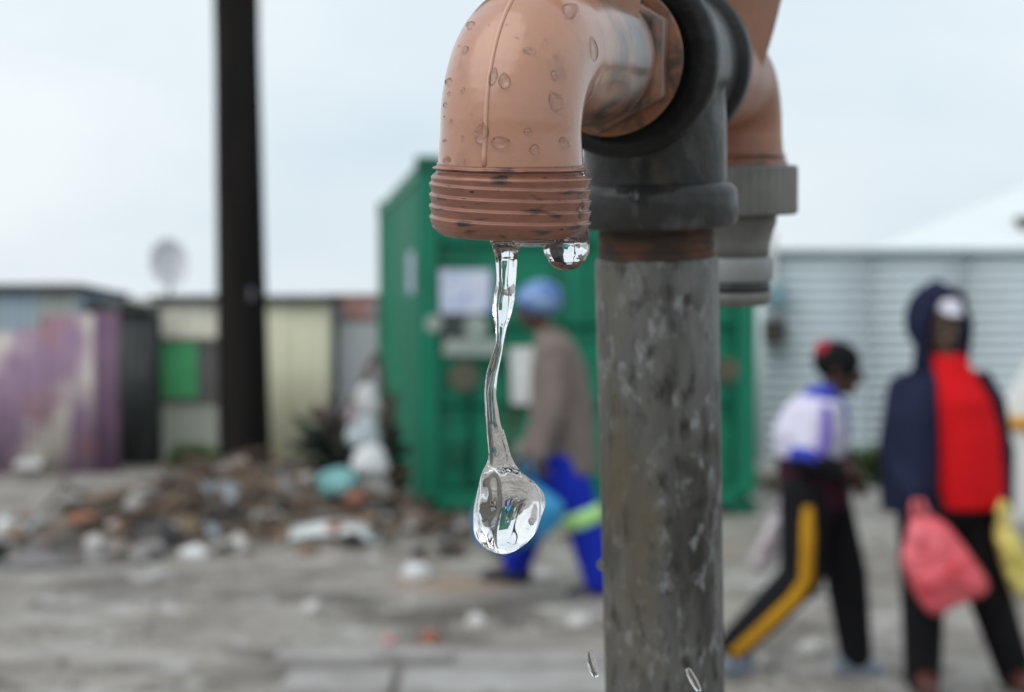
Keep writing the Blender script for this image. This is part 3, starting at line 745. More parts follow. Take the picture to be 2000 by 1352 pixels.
# satellite dish on the cream shack
M['dish'] = mat('grey_dish', (0.50, 0.51, 0.53), (0.58, 0.59, 0.61), scale=8, rough=0.5)
ds = empty('satellite_dish', 'grey satellite dish raised on a mast above the cream shack', 'satellite dish', matrix=Matrix.Translation(P(328, 520, 18.9)))
mb = MB(); mb.lathe((0, 0, 0), (0.35, -0.8, 0.45), [(0.0, 0.02)] + [(0.004 + 0.09 * (k / 8) ** 2, 0.30 * k / 8) for k in range(1, 9)] + [(0.10, 0.30)] + [(0.014 + 0.09 * (k / 8) ** 2, 0.295 * k / 8) for k in range(8, 0, -1)], 36)
for i, v in enumerate(mb.v): mb.v[i] = (v[0] * 0.72, v[1], v[2] * 1.05)
mb.build('reflector', M['dish'], ds)
MB().tube([(0, 0.03, -0.02), (0.0, 0.08, -0.25), (-0.02, 0.08, -0.42)], 0.022, 10).build('mast', M['dish'], ds)
MB().tube([(0.02, -0.02, -0.26), (0.13, -0.34, 0.02)], 0.012, 8).build('feed_arm', M['dish'], ds)
MB().lathe((0.13, -0.34, 0.02), (-0.35, 0.8, -0.3), [(0, 0.03), (0.07, 0.035)], 12).build('feed_horn', M['dish'], ds)

# dark lean-to between purple fence and cream shack
shack('shack', 'narrow blackened shack between the purple fence and the cream shack', 228, 292, 17.4, zpx(600, 17.4), 0.5, mat('sooty_sheet', (0.035, 0.038, 0.04), (0.085, 0.09, 0.095), scale=4, rough=0.7, stretch=(1, 1, 0.3)), M['roof_dark'], 2, 0.1, roof_drop=0.04, tilt=0)
# grey blue shack behind the purple fence
shack('shack', 'grey blue shack with a dark sloping roof edge behind the purple fence', -160, 150, 18.4, zpx(560, 18.4), 2.4, [mat('blue_grey_sheet', (0.22, 0.29, 0.35), (0.27, 0.34, 0.39), scale=3, rough=0.6), mat('green_grey_sheet', (0.26, 0.29, 0.27), (0.31, 0.34, 0.32), scale=3, rough=0.6)], M['roof_dark'], 4, 0.12)
shack('shack', 'low green grey shack whose roof slopes down beside the grey blue shack', 140, 232, 18.9, zpx(590, 18.9), 2.0, mat('pale_green_grey_sheet', (0.30, 0.34, 0.32), (0.24, 0.27, 0.26), scale=3, rough=0.6), mat('grey_roof', (0.13, 0.15, 0.16), (0.18, 0.2, 0.21), rough=0.6), 2, 0.12)
# purple fence of painted sheets, beige paint peeling
M['purple'] = mat('purple_mural', (0.235, 0.145, 0.24), (0.30, 0.205, 0.285), scale=3, rough=0.7, spots=[((0.56, 0.51, 0.46), 1.9, 0.47, 0.18, (1, 1, 0.6)), ((0.30, 0.17, 0.20), 2.2, 0.56, 0.1, (1, 1, 1))])
M['purple_edge'] = mat('purple_paint', (0.13, 0.07, 0.125), (0.18, 0.105, 0.17), scale=4, rough=0.7)
dF = 16.6
fr = empty('sheet_fence', 'purple painted sheet fence with peeling beige patches at the edge of the yard', 'fence')
xa, xb = -60, 228
nF = 6
for i in range(nF):
    pa, pb = xa + (xb - xa) * i / nF, xa + (xb - xa) * (i + 1) / nF
    top = zpx([655, 648, 640, 615, 612, 610][i], dF)
    x_0, x_1 = (pa - 1000) / F * dF, (pb - 1000) / F * dF
    zg = gz(x_0, dF) - 0.05
    corrugated((x_0, dF + 0.014 * (i % 2), zg), (1, 0, 0), (0, 0, 1), x_1 - x_0 + 0.02, top - zg, 0.1, 0.018, trap=False).build('fence_sheet', M['purple'] if i < 5 else M['purple_edge'], fr)
    MB().box((x_0, dF + 0.07, zg + (top - zg) / 2), (0.06, 0.06, top - zg - 0.05)).build('post', M['pole'], fr, smooth=False)

# right-hand zinc shack of horizontal sheets
dR = 18.0
rr_, wR, hR, zR, XR = shack('shack', 'silvery shack clad in horizontal corrugated sheets behind the people', 1492, 2090, dR, zpx(492, dR), 3.0, M['steel'], mat('blue_green_roof_edge', (0.24, 0.33, 0.35), (0.32, 0.40, 0.42), scale=3, rough=0.6), 3, 0.118, horizontal=True)
MB().box((0.05, -0.06, lz(520, dR, zR)), (0.13, 0.07, 0.75)).build('white_corner_board', M['white_paint'], rr_, smooth=False)
bxr = lambda px: (px - 1000) / F * dR - XR
bo_ = MB().box((bxr(1513), -0.13, lz(575, dR, zR)), (0.20, 0.14, 0.20)).build('meter_box', mat('teal_box', (0.20, 0.34, 0.40), (0.24, 0.38, 0.44), rough=0.5), rr_, smooth=False, bevel=0.01)
bo_ = MB().box((bxr(1508), -0.15, lz(648, dR, zR)), (0.24, 0.18, 0.26)).build('dark_box', mat('dark_brown_box', (0.035, 0.03, 0.028), (0.05, 0.045, 0.04), rough=0.6), rr_, smooth=False, bevel=0.01)
# pale gabled house far behind it
fh = empty('house', 'far pale house with a light sloping roof beyond the silvery shack', 'house')
dH = 30.0
hp = lambda px, py: ((px - 1000) / F * dH, zpx(py, dH))
M['pale_wall'] = paint('pale_wall', (0.72, 0.73, 0.70), 0.95, 0.7, 2, (0.62, 0.62, 0.58))
M['pale_roof'] = paint('pale_roof', (0.68, 0.73, 0.74), 0.97, 0.5, 2, (0.62, 0.67, 0.68))
e0 = P(1815, 486, dH); e1 = e0 + Vector((9.0, 0, 0)); rg0 = P(2110, 318, dH + 3.6); rg1 = Vector((e1.x - (rg0.x - e0.x), rg0.y, rg0.z))
e2 = e1 + Vector((0, 2 * (rg0.y - e0.y), 0)); e3 = e0 + Vector((0, 2 * (rg0.y - e0.y), 0))
dn_ = Vector((0, 0, -0.14))
MB().add([e0, e1, rg1, rg0, e2, e3], [(0, 1, 2, 3), (1, 4, 2), (4, 5, 3, 2), (5, 0, 3), (5, 4, 1, 0)]).build('roof', M['pale_roof'], fh, smooth=False)
MB().box(((e0.x + e1.x) / 2, (e0.y + e3.y) / 2, (e0.z - 0.45) / 2), (e1.x - e0.x - 0.5, e3.y - e0.y - 0.5, e0.z + 0.44)).build('wall', M['pale_wall'], fh, smooth=False)
ch_ = P(2003, 452, dH + 0.9); MB().box(ch_, (0.34, 0.34, 0.55)).build('chimney', mat('dark_chimney', (0.09, 0.07, 0.06), (0.14, 0.11, 0.1), rough=0.8), fh, smooth=False)
MB().box((hp(1995, 440)[0] + 0.6, dH + 0.22, 0.9), (1.0, 0.05, 0.9)).build('window', mat('dark_pane', (0.05, 0.045, 0.04), (0.08, 0.07, 0.065), rough=0.3), fh, smooth=False)

# white minibus at the right edge
dv = 8.9
VX = (1938 - 1000) / F * dv
vn = empty('minibus', 'white minibus parked at the edge of the picture beside the man in red', 'minibus', matrix=Matrix.Translation((VX, dv, 0.02)) @ Matrix.Rotation(R(-18), 4, 'Z'))
M['van_white'] = mat('white_car_paint', (0.68, 0.69, 0.67), (0.64, 0.65, 0.63), scale=2, rough=0.3, coat=0.5)
M['glass_dark'] = mat('dark_window_glass', (0.02, 0.025, 0.03), (0.03, 0.035, 0.04), rough=0.08)
M['tyre'] = mat('tyre_rubber', (0.02, 0.02, 0.02), (0.035, 0.033, 0.03), rough=0.85)
prof_v = [(0.05, 0.30), (0.0, 0.42), (0.0, 0.72), (0.04, 0.95), (0.10, 1.04), (0.24, 1.28), (0.55, 1.70), (0.78, 1.95), (1.10, 2.05), (4.30, 2.07), (4.55, 1.95), (4.68, 1.2), (4.70, 0.5), (4.62, 0.30)]
MB().prism(prof_v, 0.0, 1.70).build('body', M['van_white'], vn, smooth=False, bevel=0.05)
sharp_smooth(vn.children[0], 30)
ws = MB(); ws.prism([(0.22, 1.30), (0.30, 1.36), (0.72, 1.92), (0.70, 1.90), (0.52, 1.71)], 0.14, 1.56); 
dvec = Vector((0.54 - 0.25, 0, 1.70 - 1.29)).normalized(); nvec = Vector((-dvec.z, 0, dvec.x))
wsb = MB()
q0 = Vector((0.27, 0.12, 1.325)) + nvec * 0.012; q1 = q0 + dvec * 0.50
wsb.add([q0, q0 + Vector((0, 1.46, 0)), q1 + Vector((0, 1.46, 0)), q1, q0 - nvec * 0.05, q0 + Vector((0, 1.46, 0)) - nvec * 0.05, q1 + Vector((0, 1.46, 0)) - nvec * 0.05, q1 - nvec * 0.05],
        [(0, 1, 2, 3), (7, 6, 5, 4), (0, 4, 5, 1), (1, 5, 6, 2), (2, 6, 7, 3), (3, 7, 4, 0)])
wsb.build('windscreen', M['glass_dark'], vn, smooth=False)
for xa_, xb_ in ((0.72, 1.45), (1.55, 2.9), (3.0, 4.3)):
    mb = MB(); mb.prism([(xa_ + (0.0 if xa_ > 1 else -0.22), 1.25), (xb_, 1.25), (xb_, 1.82), (xa_ + 0.12, 1.82)], -0.012, 0.05); mb.build('side_window', M['glass_dark'], vn, smooth=False)
for x_ in (0.85, 3.75):
    for y_ in (0.10, 1.60):
        wh = MB().lathe((x_, y_ - 0.11, 0.31), (0, 1, 0), [(0, 0.18), (0.0, 0.28), (0.03, 0.325), (0.19, 0.325), (0.22, 0.28), (0.22, 0.18)], 32).build('wheel', M['tyre'], vn)
        MB().lathe((x_, y_ - 0.115, 0.31), (0, 1, 0), [(0, 0.03), (0.0, 0.17), (0.03, 0.19), (0.2, 0.19)], 24).build('rim', M['steel'], wh)
MB().box((-0.02, 0.85, 0.45), (0.12, 1.72, 0.22)).build('bumper', mat('grey_bumper', (0.12, 0.12, 0.12), (0.16, 0.16, 0.16), rough=0.5), vn, smooth=False, bevel=0.03)
M['amber'] = mat('amber_lens', (0.62, 0.30, 0.04), (0.55, 0.25, 0.03), rough=0.25)
MB().box((0.20, -0.012, 0.875), (0.22, 0.05, 0.075)).build('indicator', M['amber'], vn, smooth=False, bevel=0.012)
MB().box((0.02, 0.30, 0.78), (0.09, 0.34, 0.18)).build('headlight', mat('lamp_glass', (0.5, 0.52, 0.53), (0.6, 0.62, 0.63), rough=0.12), vn, smooth=False, bevel=0.03)
MB().box((0.02, 1.40, 0.78), (0.09, 0.34, 0.18)).build('headlight', bpy.data.materials['lamp_glass'], vn, smooth=False, bevel=0.03)
MB().chain([(0.62, -0.02, 1.30), (0.58, -0.18, 1.34)], [0.02, 0.02]).build('mirror_arm', M['black_plastic'], vn)
MB().box((0.57, -0.24, 1.36), (0.09, 0.17, 0.24)).build('mirror', M['black_plastic'], vn, smooth=False, bevel=0.02)
for x_ in (1.5, 2.95): MB().box((x_, -0.003, 1.1), (0.012, 0.01, 1.4)).build('door_gap', M['black'], vn, smooth=False)
MB().box((1.35, -0.02, 1.05), (0.16, 0.03, 0.035)).build('door_handle', M['black_plastic'], vn, smooth=False)
# ------------------------------------------------------------------ people
M['skin'] = mat('dark_brown_skin', (0.055, 0.026, 0.015), (0.07, 0.035, 0.02), scale=30, rough=0.5)
M['eye'] = mat('eye_white', (0.20, 0.185, 0.17), (0.24, 0.22, 0.2), scale=5, rough=0.2)
def cloth(name, c, k=0.7, scale=14): return mat(name, c, tuple(x * k for x in c), scale=scale, rough=0.9, spec=0.15, bump=0.012, bscale=12)
def lerp(a, b, t): return a + (b - a) * t

def add_head(mb, c, fwd, h=0.23):
    """skull, jaw, nose, lips, brow, ears in the direction fwd"""
    fwd = Vector(fwd).normalized(); up = Vector((0, 0, 1)); up = (up - fwd * up.dot(fwd)).normalized(); sd = fwd.cross(up)
    m = Matrix((sd, fwd, up)).transposed()
    s = h / 0.23
    mb.ell(c + up * 0.022 * s - fwd * 0.012 * s, (0.074 * s, 0.094 * s, 0.092 * s), m)
    mb.ell(c - up * 0.045 * s + fwd * 0.022 * s, (0.056 * s, 0.068 * s, 0.068 * s), m)
    mb.cap(c + fwd * 0.085 * s + up * 0.012 * s, c + fwd * 0.108 * s - up * 0.024 * s, 0.011 * s, 0.017 * s)
    mb.cap(c + fwd * 0.084 * s - up * 0.056 * s - sd * 0.018 * s, c + fwd * 0.084 * s - up * 0.056 * s + sd * 0.018 * s, 0.012 * s)
    mb.cap(c + fwd * 0.078 * s + up * 0.034 * s - sd * 0.035 * s, c + fwd * 0.078 * s + up * 0.034 * s + sd * 0.035 * s, 0.012 * s)
    mb.ell(c + fwd * 0.07 * s - up * 0.095 * s, (0.026 * s, 0.022 * s, 0.02 * s), m)
    for k in (-1, 1): mb.ell(c + sd * k * 0.076 * s - up * 0.005 * s - fwd * 0.012 * s, (0.012 * s, 0.02 * s, 0.034 * s), m)
    return m, sd, up, fwd, s

def add_hand(mb, wrist, d, palm_n, curl=0.9, s=1.0):
    """palm, four bent fingers and a thumb; d = direction from wrist, palm_n = direction the palm faces"""
    d = Vector(d).normalized(); pn = Vector(palm_n); pn = (pn - d * pn.dot(d)).normalized(); sd = d.cross(pn).normalized()
    m = Matrix((sd, d, pn)).transposed()
    mb.ell(wrist + d * 0.045 * s, (0.040 * s, 0.052 * s, 0.017 * s), m)
    for k, ln in enumerate((0.9, 1.0, 0.95, 0.76)):
        b0 = wrist + d * 0.085 * s + sd * (0.028 - 0.0185 * k) * s
        p = b0; ang_ = 0.25 * curl; pts = [b0 - d * 0.03 * s, b0]
        for seg in (0.036, 0.026, 0.021):
            ang_ += curl * 0.62
            p = p + (d * math.cos(ang_) + pn * math.sin(ang_)) * seg * ln * s
            pts.append(p)
        mb.chain(pts, [0.0095 * s, 0.0092 * s, 0.0085 * s, 0.0078 * s, 0.0068 * s], 8)
    t0 = wrist + d * 0.025 * s + sd * 0.032 * s
    t1 = t0 + (d * 0.6 + sd * 0.75 + pn * 0.25).normalized() * 0.035 * s
    t2 = t1 + (d * 0.85 + pn * 0.6 * curl + sd * 0.1).normalized() * 0.030 * s
    t3 = t2 + (d * 0.6 + pn * 0.9 * curl - sd * 0.35).normalized() * 0.024 * s
    mb.chain([wrist + d * 0.02 * s + sd * 0.01 * s, t0, t1, t2, t3], [0.014 * s, 0.013 * s, 0.0108 * s, 0.0098 * s, 0.0078 * s], 8)

def torso_rings(specs, axis_r):
    """specs: (centre, half width, half depth); axis_r: the body's right-left direction"""
    rings = []
    ar = Vector(axis_r).normalized(); af = Vector((0, 0, 1)).cross(ar).normalized()
    for c, hw, hd in specs:
        rings.append([Vector(c) + ar * (hw * math.copysign(abs(math.cos(a)) ** 0.8, math.cos(a))) + af * (hd * math.copysign(abs(math.sin(a)) ** 0.9, math.sin(a))) for a in [2 * math.pi * k / 28 for k in range(28)]])
    return rings

def shoe(name, ankle, toe, sole_z, m, parent):
    mb = MB(); d = (toe - ankle); d.z *= 0.3
    heel = Vector((ankle.x, ankle.y, sole_z + 0.04)) - Vector((d.x, d.y, 0)).normalized() * 0.05
    mb.chain([heel, Vector((lerp(ankle.x, toe.x, 0.5), lerp(ankle.y, toe.y, 0.5), sole_z + 0.045)), Vector((toe.x, toe.y, sole_z + 0.035))], [0.042, 0.047, 0.038])
    mb.cap(ankle, heel + Vector((0, 0, 0.02)), 0.046, 0.044)
    return mb.build(name, m, parent, voxel=0.009, iters=3)

def plastic_bag(name, poly, d, thick, m, label, group=None, handle=None):
    """soft bag from an outline (pixels), inflated to real thickness"""
    c = Vector((sum(p[0] for p in poly) / len(poly), sum(p[1] for p in poly) / len(poly)))
    n = 44; pts = []
    per = []
    k = len(poly)
    for i in range(n):
        t = i / n * k; a = int(t); f = t - a
        p = Vector(poly[a % k]).lerp(Vector(poly[(a + 1) % k]), f); per.append(p)
    for _ in range(1): per = [(per[i - 1] + per[i] * 2 + per[(i + 1) % n]) / 4 for i in range(n)]
    rings = []
    for side in (1,):
        for j in range(1, 20):
            t = math.pi * j / 20
            q = math.sin(t) ** 0.75; dep = -math.cos(t) * thick
            ring = []
            for i, p in enumerate(per):
                pp_ = c.lerp(p, q)
                wv = 0.28 * thick * noise.noise(Vector((pp_.x * 0.035, pp_.y * 0.035, j * 0.2))) + 0.06 * thick * math.sin(i * 1.9 + j * 0.4)
                ring.append(P(pp_.x, pp_.y, d + dep + wv))
            rings.append(ring)
    mb = MB(); mb.loft(rings)
    o = empty(name, label, 'bag', group)
    mb.build('sack', m, o)
    if handle:
        MB().tube([P(x, y, d + dd) for x, y, dd in handle], [0.014, 0.008, 0.008, 0.014][:len(handle)] if len(handle) <= 4 else 0.01, 8).build('handle', m, o)
    return o

def person(d, label, pose, group='people walking past'):
    J = lambda k: P(pose[k][0], pose[k][1], d + (pose[k][2] if len(pose[k]) > 2 else 0))
    root_p = P(pose['hip'][0], pose['hip'][1], d)
    me = MB()
    head, neck, chest, hip = J('head'), J('neck'), J('chest'), J('hip')
    ar = Vector(pose['across'])
    s = pose.get('size', 1.0)
    fwd = Vector(pose['face'])
    hm, hsd, hup, hfw, hs = add_head(me, head, fwd, 0.23 * pose.get('headsize', 1.0))
    me.cap(neck, head - hup * 0.06, 0.058 * s, 0.052 * s)
    me.loft(torso_rings([(hip - Vector((0, 0, 0.05)), 0.12 * s, 0.08 * s), (hip + Vector((0, 0, 0.06)), 0.13 * s, 0.09 * s), (lerp(hip, chest, 0.6), 0.125 * s, 0.09 * s), (chest, 0.15 * s, 0.1 * s), (neck - Vector((0, 0, 0.03)), 0.08 * s, 0.06 * s)], ar))
    for sd_ in ('l', 'r'):
        sh, el, wr = J('sh_' + sd_), J('el_' + sd_), J('wr_' + sd_)
        me.chain([chest, sh, el, wr], [0.07 * s, 0.045 * s, 0.035 * s, 0.026 * s])
        hd_dir = Vector(pose.get('hand_' + sd_, (0, 0, -1)))
        add_hand(me, wr, hd_dir, Vector(pose.get('palm_' + sd_, (1 if sd_ == 'l' else -1, 0, 0))), pose.get('curl', 1.1), s)
        h_, kn_, an_, to_ = J('hp_' + sd_), J('kn_' + sd_), J('an_' + sd_), J('to_' + sd_)
        me.chain([hip, h_, kn_, an_, lerp(an_, to_, 0.9)], [0.09 * s, 0.07 * s, 0.05 * s, 0.036 * s, 0.03 * s])
    p = me.build('person', M['skin'], None, voxel=0.0075, iters=3)
    tag(p, label, 'person', group)
    for k in (-1, 1):
        ec = head + hfw * 0.080 * hs + hup * 0.014 * hs + hsd * k * 0.031 * hs; eo = MB().ell(ec, 0.0115 * hs).build('eye', M['eye'], p)
        MB().ell(ec + hfw * 0.0075 * hs, 0.006 * hs).build('pupil', M['black'], eo)
    return p, J, (head, hfw, hup, hsd, hm, hs)

# ---- woman in grey coat walking away to the side
dW = 8.7
wpose = dict(head=(1046, 598), neck=(1072, 655), chest=(1092, 735), hip=(1104, 905), across=(0.25, 1, 0), face=(-1, -0.15, -0.22), headsize=1.0, size=0.98,
             sh_l=(1088, 690, -0.17), el_l=(1084, 800, -0.23), wr_l=(1052, 895, -0.26), sh_r=(1090, 690, 0.17), el_r=(1064, 800, 0.22), wr_r=(1030, 890, 0.22),
             hand_l=(-0.4, -0.1, -1), palm_l=(0, 1, 0), hand_r=(-0.4, 0, -1), palm_r=(0, -1, 0),
             hp_l=(1096, 905, -0.09), kn_l=(1140, 1018, -0.10), an_l=(1172, 1138, -0.10), to_l=(1118, 1160, -0.10),
             hp_r=(1092, 905, 0.09), kn_r=(1040, 1010, 0.14), an_r=(1008, 1100, 0.30), to_r=(952, 1122, 0.33))
pw, J, (hc_, hf, hu, hsd_, hm_, hs_) = person(dW, 'woman in a blue headwrap, grey coat and blue trousers walking past the green container', wpose)
M['coat'] = cloth('grey_brown_coat', (0.20, 0.165, 0.15), 0.75, 6)
M['blue_trousers'] = cloth('bright_blue_trousers', (0.012, 0.03, 0.42), 0.8)
M['neon'] = mat('neon_band', (0.38, 0.72, 0.22), (0.45, 0.78, 0.3), scale=20, rough=0.4)
M['wrap'] = mat('blue_headwrap', (0.03, 0.10, 0.36), (0.28, 0.42, 0.66), scale=9, rough=0.7, lo=0.40, hi=0.58, bump=0.006, bscale=30)
M['dark_shoe'] = mat('dark_shoe', (0.012, 0.013, 0.02), (0.02, 0.02, 0.03), rough=0.5)
jk = MB()
jk.loft(torso_rings([(P(1100, 925, dW), 0.205, 0.185), (P(1100, 870, dW), 0.20, 0.175), (P(1096, 790, dW), 0.19, 0.165), (P(1092, 720, dW), 0.185, 0.145), (P(1084, 672, dW), 0.15, 0.105), (P(1073, 644, dW), 0.085, 0.075)], (0.25, 1, 0)))
for k in ('l', 'r'): jk.chain([J('chest'), J('sh_' + k), J('el_' + k), lerp(J('el_' + k), J('wr_' + k), 0.9)], [0.10, 0.082, 0.066, 0.055])
jk.build('coat', M['coat'], pw, voxel=0.012, iters=4)
tr = MB(); tr.ell(J('hip'), (0.15, 0.16, 0.13))
for k in ('l', 'r'): tr.chain([J('hip'), J('hp_' + k), J('kn_' + k), lerp(J('kn_' + k), J('an_' + k), 0.95)], [0.13, 0.125, 0.10, 0.085])
tro = tr.build('trousers', M['blue_trousers'], pw, voxel=0.011, iters=4)
for k in ('l', 'r'):
    a, b_ = lerp(J('hp_' + k), J('kn_' + k), 0.80), J('kn_' + k) 
    ax = (b_ - a).normalized(); MB().lathe(a, ax, [(0, 0.10), (0.01, 0.112), (0.085, 0.110), (0.095, 0.095)], 28).build('reflective_band', M['neon'], tro)
    an, to = J('an_' + k), J('to_' + k); shoe('shoe', an, to, min(an.z, to.z) - 0.04, M['dark_shoe'], pw)
hw = MB(); hw.ell(hc_ + hu * 0.035 - hf * 0.03, (0.105, 0.125, 0.10), hm_); hw.ell(hc_ + hu * 0.02 - hf * 0.085, (0.075, 0.07, 0.075), hm_)
hw.cap(hc_ + hu * 0.05 + hf * 0.05 - hsd_ * 0.05, hc_ + hu * 0.05 + hf * 0.05 + hsd_ * 0.05, 0.045)
hw.build('headwrap', M['wrap'], pw, voxel=0.01, iters=4)
M['blue_bag'] = mat('blue_plastic_bag', (0.012, 0.16, 0.46), (0.03, 0.30, 0.56), scale=5, rough=0.35)
plastic_bag('plastic_bag', [(1010, 930), (1060, 950), (1104, 985), (1098, 1020), (1050, 1060), (980, 1082), (930, 1062), (922, 1010), (945, 960)], dW - 0.30, 0.10, M['blue_bag'], 'light blue plastic bag carried by the woman in the grey coat', 'bags carried by walkers',
            [(1010, 945, -0.1), (1018, 905, -0.12), (1034, 905, -0.12), (1046, 945, -0.1)])

# ---- child in white and purple jacket
dB = 6.8
bp_ = dict(head=(1638, 722), neck=(1607, 782), chest=(1588, 845), hip=(1592, 965), across=(0.2, 1, 0), face=(1, -0.15, -0.15), headsize=0.92, size=0.8,
           sh_l=(1590, 815, -0.14), el_l=(1572, 895, -0.19), wr_l=(1640, 925, -0.20), sh_r=(1594, 815, 0.14), el_r=(1630, 880, 0.18), wr_r=(1668, 930, 0.15),
           hand_l=(1, 0, 0.1), palm_l=(0, 1, 0), hand_r=(0.5, 0, -1), palm_r=(0, -1, 0),
           hp_l=(1576, 965, -0.075), kn_l=(1566, 1128, -0.09), an_l=(1432, 1262, -0.09), to_l=(1408, 1302, -0.09),
           hp_r=(1606, 965, 0.075), kn_r=(1652, 1122, 0.07), an_r=(1672, 1282, 0.06), to_r=(1712, 1312, 0.06))
pb_, J, (hc_, hf, hu, hsd_, hm_, hs_) = person(dB, 'child in a black beanie, white and purple jacket and black trousers with a yellow stripe', bp_)
M['jw'] = cloth('white_jacket', (0.62, 0.60, 0.74), 0.92); M['jp'] = cloth('violet_jacket', (0.20, 0.14, 0.55), 0.8); M['jm'] = cloth('maroon_jacket', (0.045, 0.012, 0.025), 0.7)
M['jb'] = cloth('blue_jacket', (0.05, 0.07, 0.48), 0.8); M['blk'] = cloth('black_cloth', (0.010, 0.010, 0.012), 0.8); M['yel'] = cloth('yellow_stripe', (0.46, 0.235, 0.015), 0.85)
M['redk'] = cloth('red_knit', (0.34, 0.02, 0.035), 0.8)
up_ = MB(); up_.loft(torso_rings([(P(1584, 890, dB), 0.165, 0.150), (P(1582, 840, dB), 0.175, 0.155), (P(1590, 795, dB), 0.155, 0.125), (P(1603, 766, dB), 0.08, 0.075)], (0.2, 1, 0)))
jo = up_.build('jacket', M['jw'], pb_, voxel=0.009, iters=4)
lo = MB(); lo.loft(torso_rings([(P(1592, 988, dB), 0.165, 0.145), (P(1590, 940, dB), 0.17, 0.150), (P(1584, 885, dB), 0.162, 0.146)], (0.2, 1, 0)))
lo.build('jacket_hem', M['jm'], jo, voxel=0.009, iters=4)
for k, m_ in (('l', 'jw'), ('r', 'jb')):
    sl = MB(); sl.chain([lerp(J('chest'), J('sh_' + k), 0.7), J('sh_' + k), J('el_' + k)], [0.07, 0.072, 0.062]); sl.build('sleeve', M[m_], jo, voxel=0.008, iters=3)
    sl = MB(); sl.chain([J('el_' + k), lerp(J('el_' + k), J('wr_' + k), 0.9)], [0.064, 0.046]); sl.build('lower_sleeve', M['blk'] if k == 'l' else M['jm'], jo, voxel=0.008, iters=3)
st_ = MB(); st_.chain([J('sh_l') + Vector((0.035, -0.045, 0.03)), lerp(J('sh_l'), J('el_l'), 0.5) + Vector((0.055, -0.045, 0)), J('el_l') + Vector((0.05, -0.03, 0.0))], [0.026, 0.026, 0.024]); st_.build('sleeve_stripe', M['jp'], jo, voxel=0.006, iters=2)
MB().lathe(lerp(J('sh_l'), J('el_l'), 0.86), (J('el_l') - J('sh_l')), [(0, 0.055), (0.0, 0.069), (0.05, 0.067), (0.05, 0.05)], 24).build('cuff_band', M['jb'], jo)
cb = MB(); cb.chain([P(1585, 772, dB - 0.05), P(1612, 770, dB - 0.07), P(1640, 800, dB - 0.03), P(1648, 850, dB)], [0.035, 0.045, 0.035, 0.03]); cb.chain([P(1590, 768, dB + 0.06), P(1620, 772, dB + 0.06), P(1645, 800, dB + 0.02)], [0.035, 0.04, 0.03])
cb.build('collar', M['jb'], jo, voxel=0.008, iters=4)
pn_ = MB(); pn_.ell(P(1542, 830, dB - 0.02), (0.035, 0.10, 0.07)); pn_.build('back_panel', M['jp'], jo, voxel=0.008, iters=3)
tr = MB(); tr.ell(J('hip') - Vector((0, 0, 0.03)), (0.125, 0.135, 0.11))
for k in ('l', 'r'): tr.chain([J('hip'), J('hp_' + k), J('kn_' + k), lerp(J('kn_' + k), J('an_' + k), 0.97)], [0.115, 0.115, 0.092, 0.07])
tro = tr.build('trousers', M['blk'], pb_, voxel=0.009, iters=3)
off = Vector((0.0, -0.062, 0))
sp_ = [P(1572, 985, dB - 0.10) + off, P(1572, 1060, dB - 0.115) + off, P(1570, 1128, dB - 0.11) + off, P(1545, 1165, dB - 0.11) + off, P(1490, 1218, dB - 0.105) + off * 0.9, P(1428, 1275, dB - 0.10) + off * 0.8]
MB().tube(sp_, [0.030, 0.031, 0.031, 0.03, 0.028, 0.026], 10).build('yellow_stripe', M['yel'], tro)
M['blue_shoe'] = mat('blue_grey_shoe', (0.13, 0.17, 0.23), (0.2, 0.24, 0.3), scale=20, rough=0.6)
for k in ('l', 'r'): an, to = J('an_' + k), J('to_' + k); shoe('shoe', an, to, min(an.z, to.z) - 0.035, M['blue_shoe'], pb_)
hw = MB(); hw.ell(hc_ + hu * 0.035 - hf * 0.014, (0.085, 0.102, 0.088), hm_); be = hw.build('beanie', M['blk'], pb_, voxel=0.007, iters=3)
MB().ell(hc_ + hu * 0.062 - hf * 0.062, (0.062, 0.052, 0.054), hm_).build('red_patch', M['redk'], be)
M['pinkwhite'] = mat('pale_pink_bag', (0.46, 0.38, 0.42), (0.55, 0.52, 0.55), scale=6, rough=0.4, spots=[((0.45, 0.10, 0.16), 5, 0.58, 0.08, (1, 1, 0.4))])
plastic_bag('plastic_bag', [(1512, 1000), (1530, 1005), (1528, 1060), (1510, 1112), (1475, 1122), (1462, 1100), (1488, 1045)], dB + 0.35, 0.07, M['pinkwhite'], 'pale pink plastic bag hanging behind the child by the pipe', 'bags carried by walkers', [(1515, 1005, 0.35), (1520, 980, 0.33), (1524, 980, 0.33), (1528, 1006, 0.35)])

# ---- man in hooded jacket and red shirt
dM = 6.48
mp_ = dict(head=(1836, 640), neck=(1842, 700), chest=(1848, 775), hip=(1852, 985), across=(1, 0.25, 0), face=(0.28, -1, -0.12), headsize=1.02, size=1.0,
           sh_l=(1768, 764, 0.02), el_l=(1748, 880, 0.0), wr_l=(1786, 968, -0.14), sh_r=(1922, 764, 0.06), el_r=(1958, 880, 0.08), wr_r=(1962, 972, 0.0),
           hand_l=(0.12, -0.2, -1), palm_l=(1, 0, 0), hand_r=(0, -0.1, -1), palm_r=(-1, 0, 0),
           hp_l=(1806, 985, 0), kn_l=(1802, 1165, -0.04), an_l=(1802, 1325, -0.02), to_l=(1818, 1352, -0.18),
           hp_r=(1900, 985, 0.03), kn_r=(1932, 1160, 0.02), an_r=(1984, 1318, 0.10), to_r=(2004, 1345, -0.04))
pm, J, (hc_, hf, hu, hsd_, hm_, hs_) = person(dM, 'man in a navy hooded jacket and red shirt carrying plastic bags', mp_)
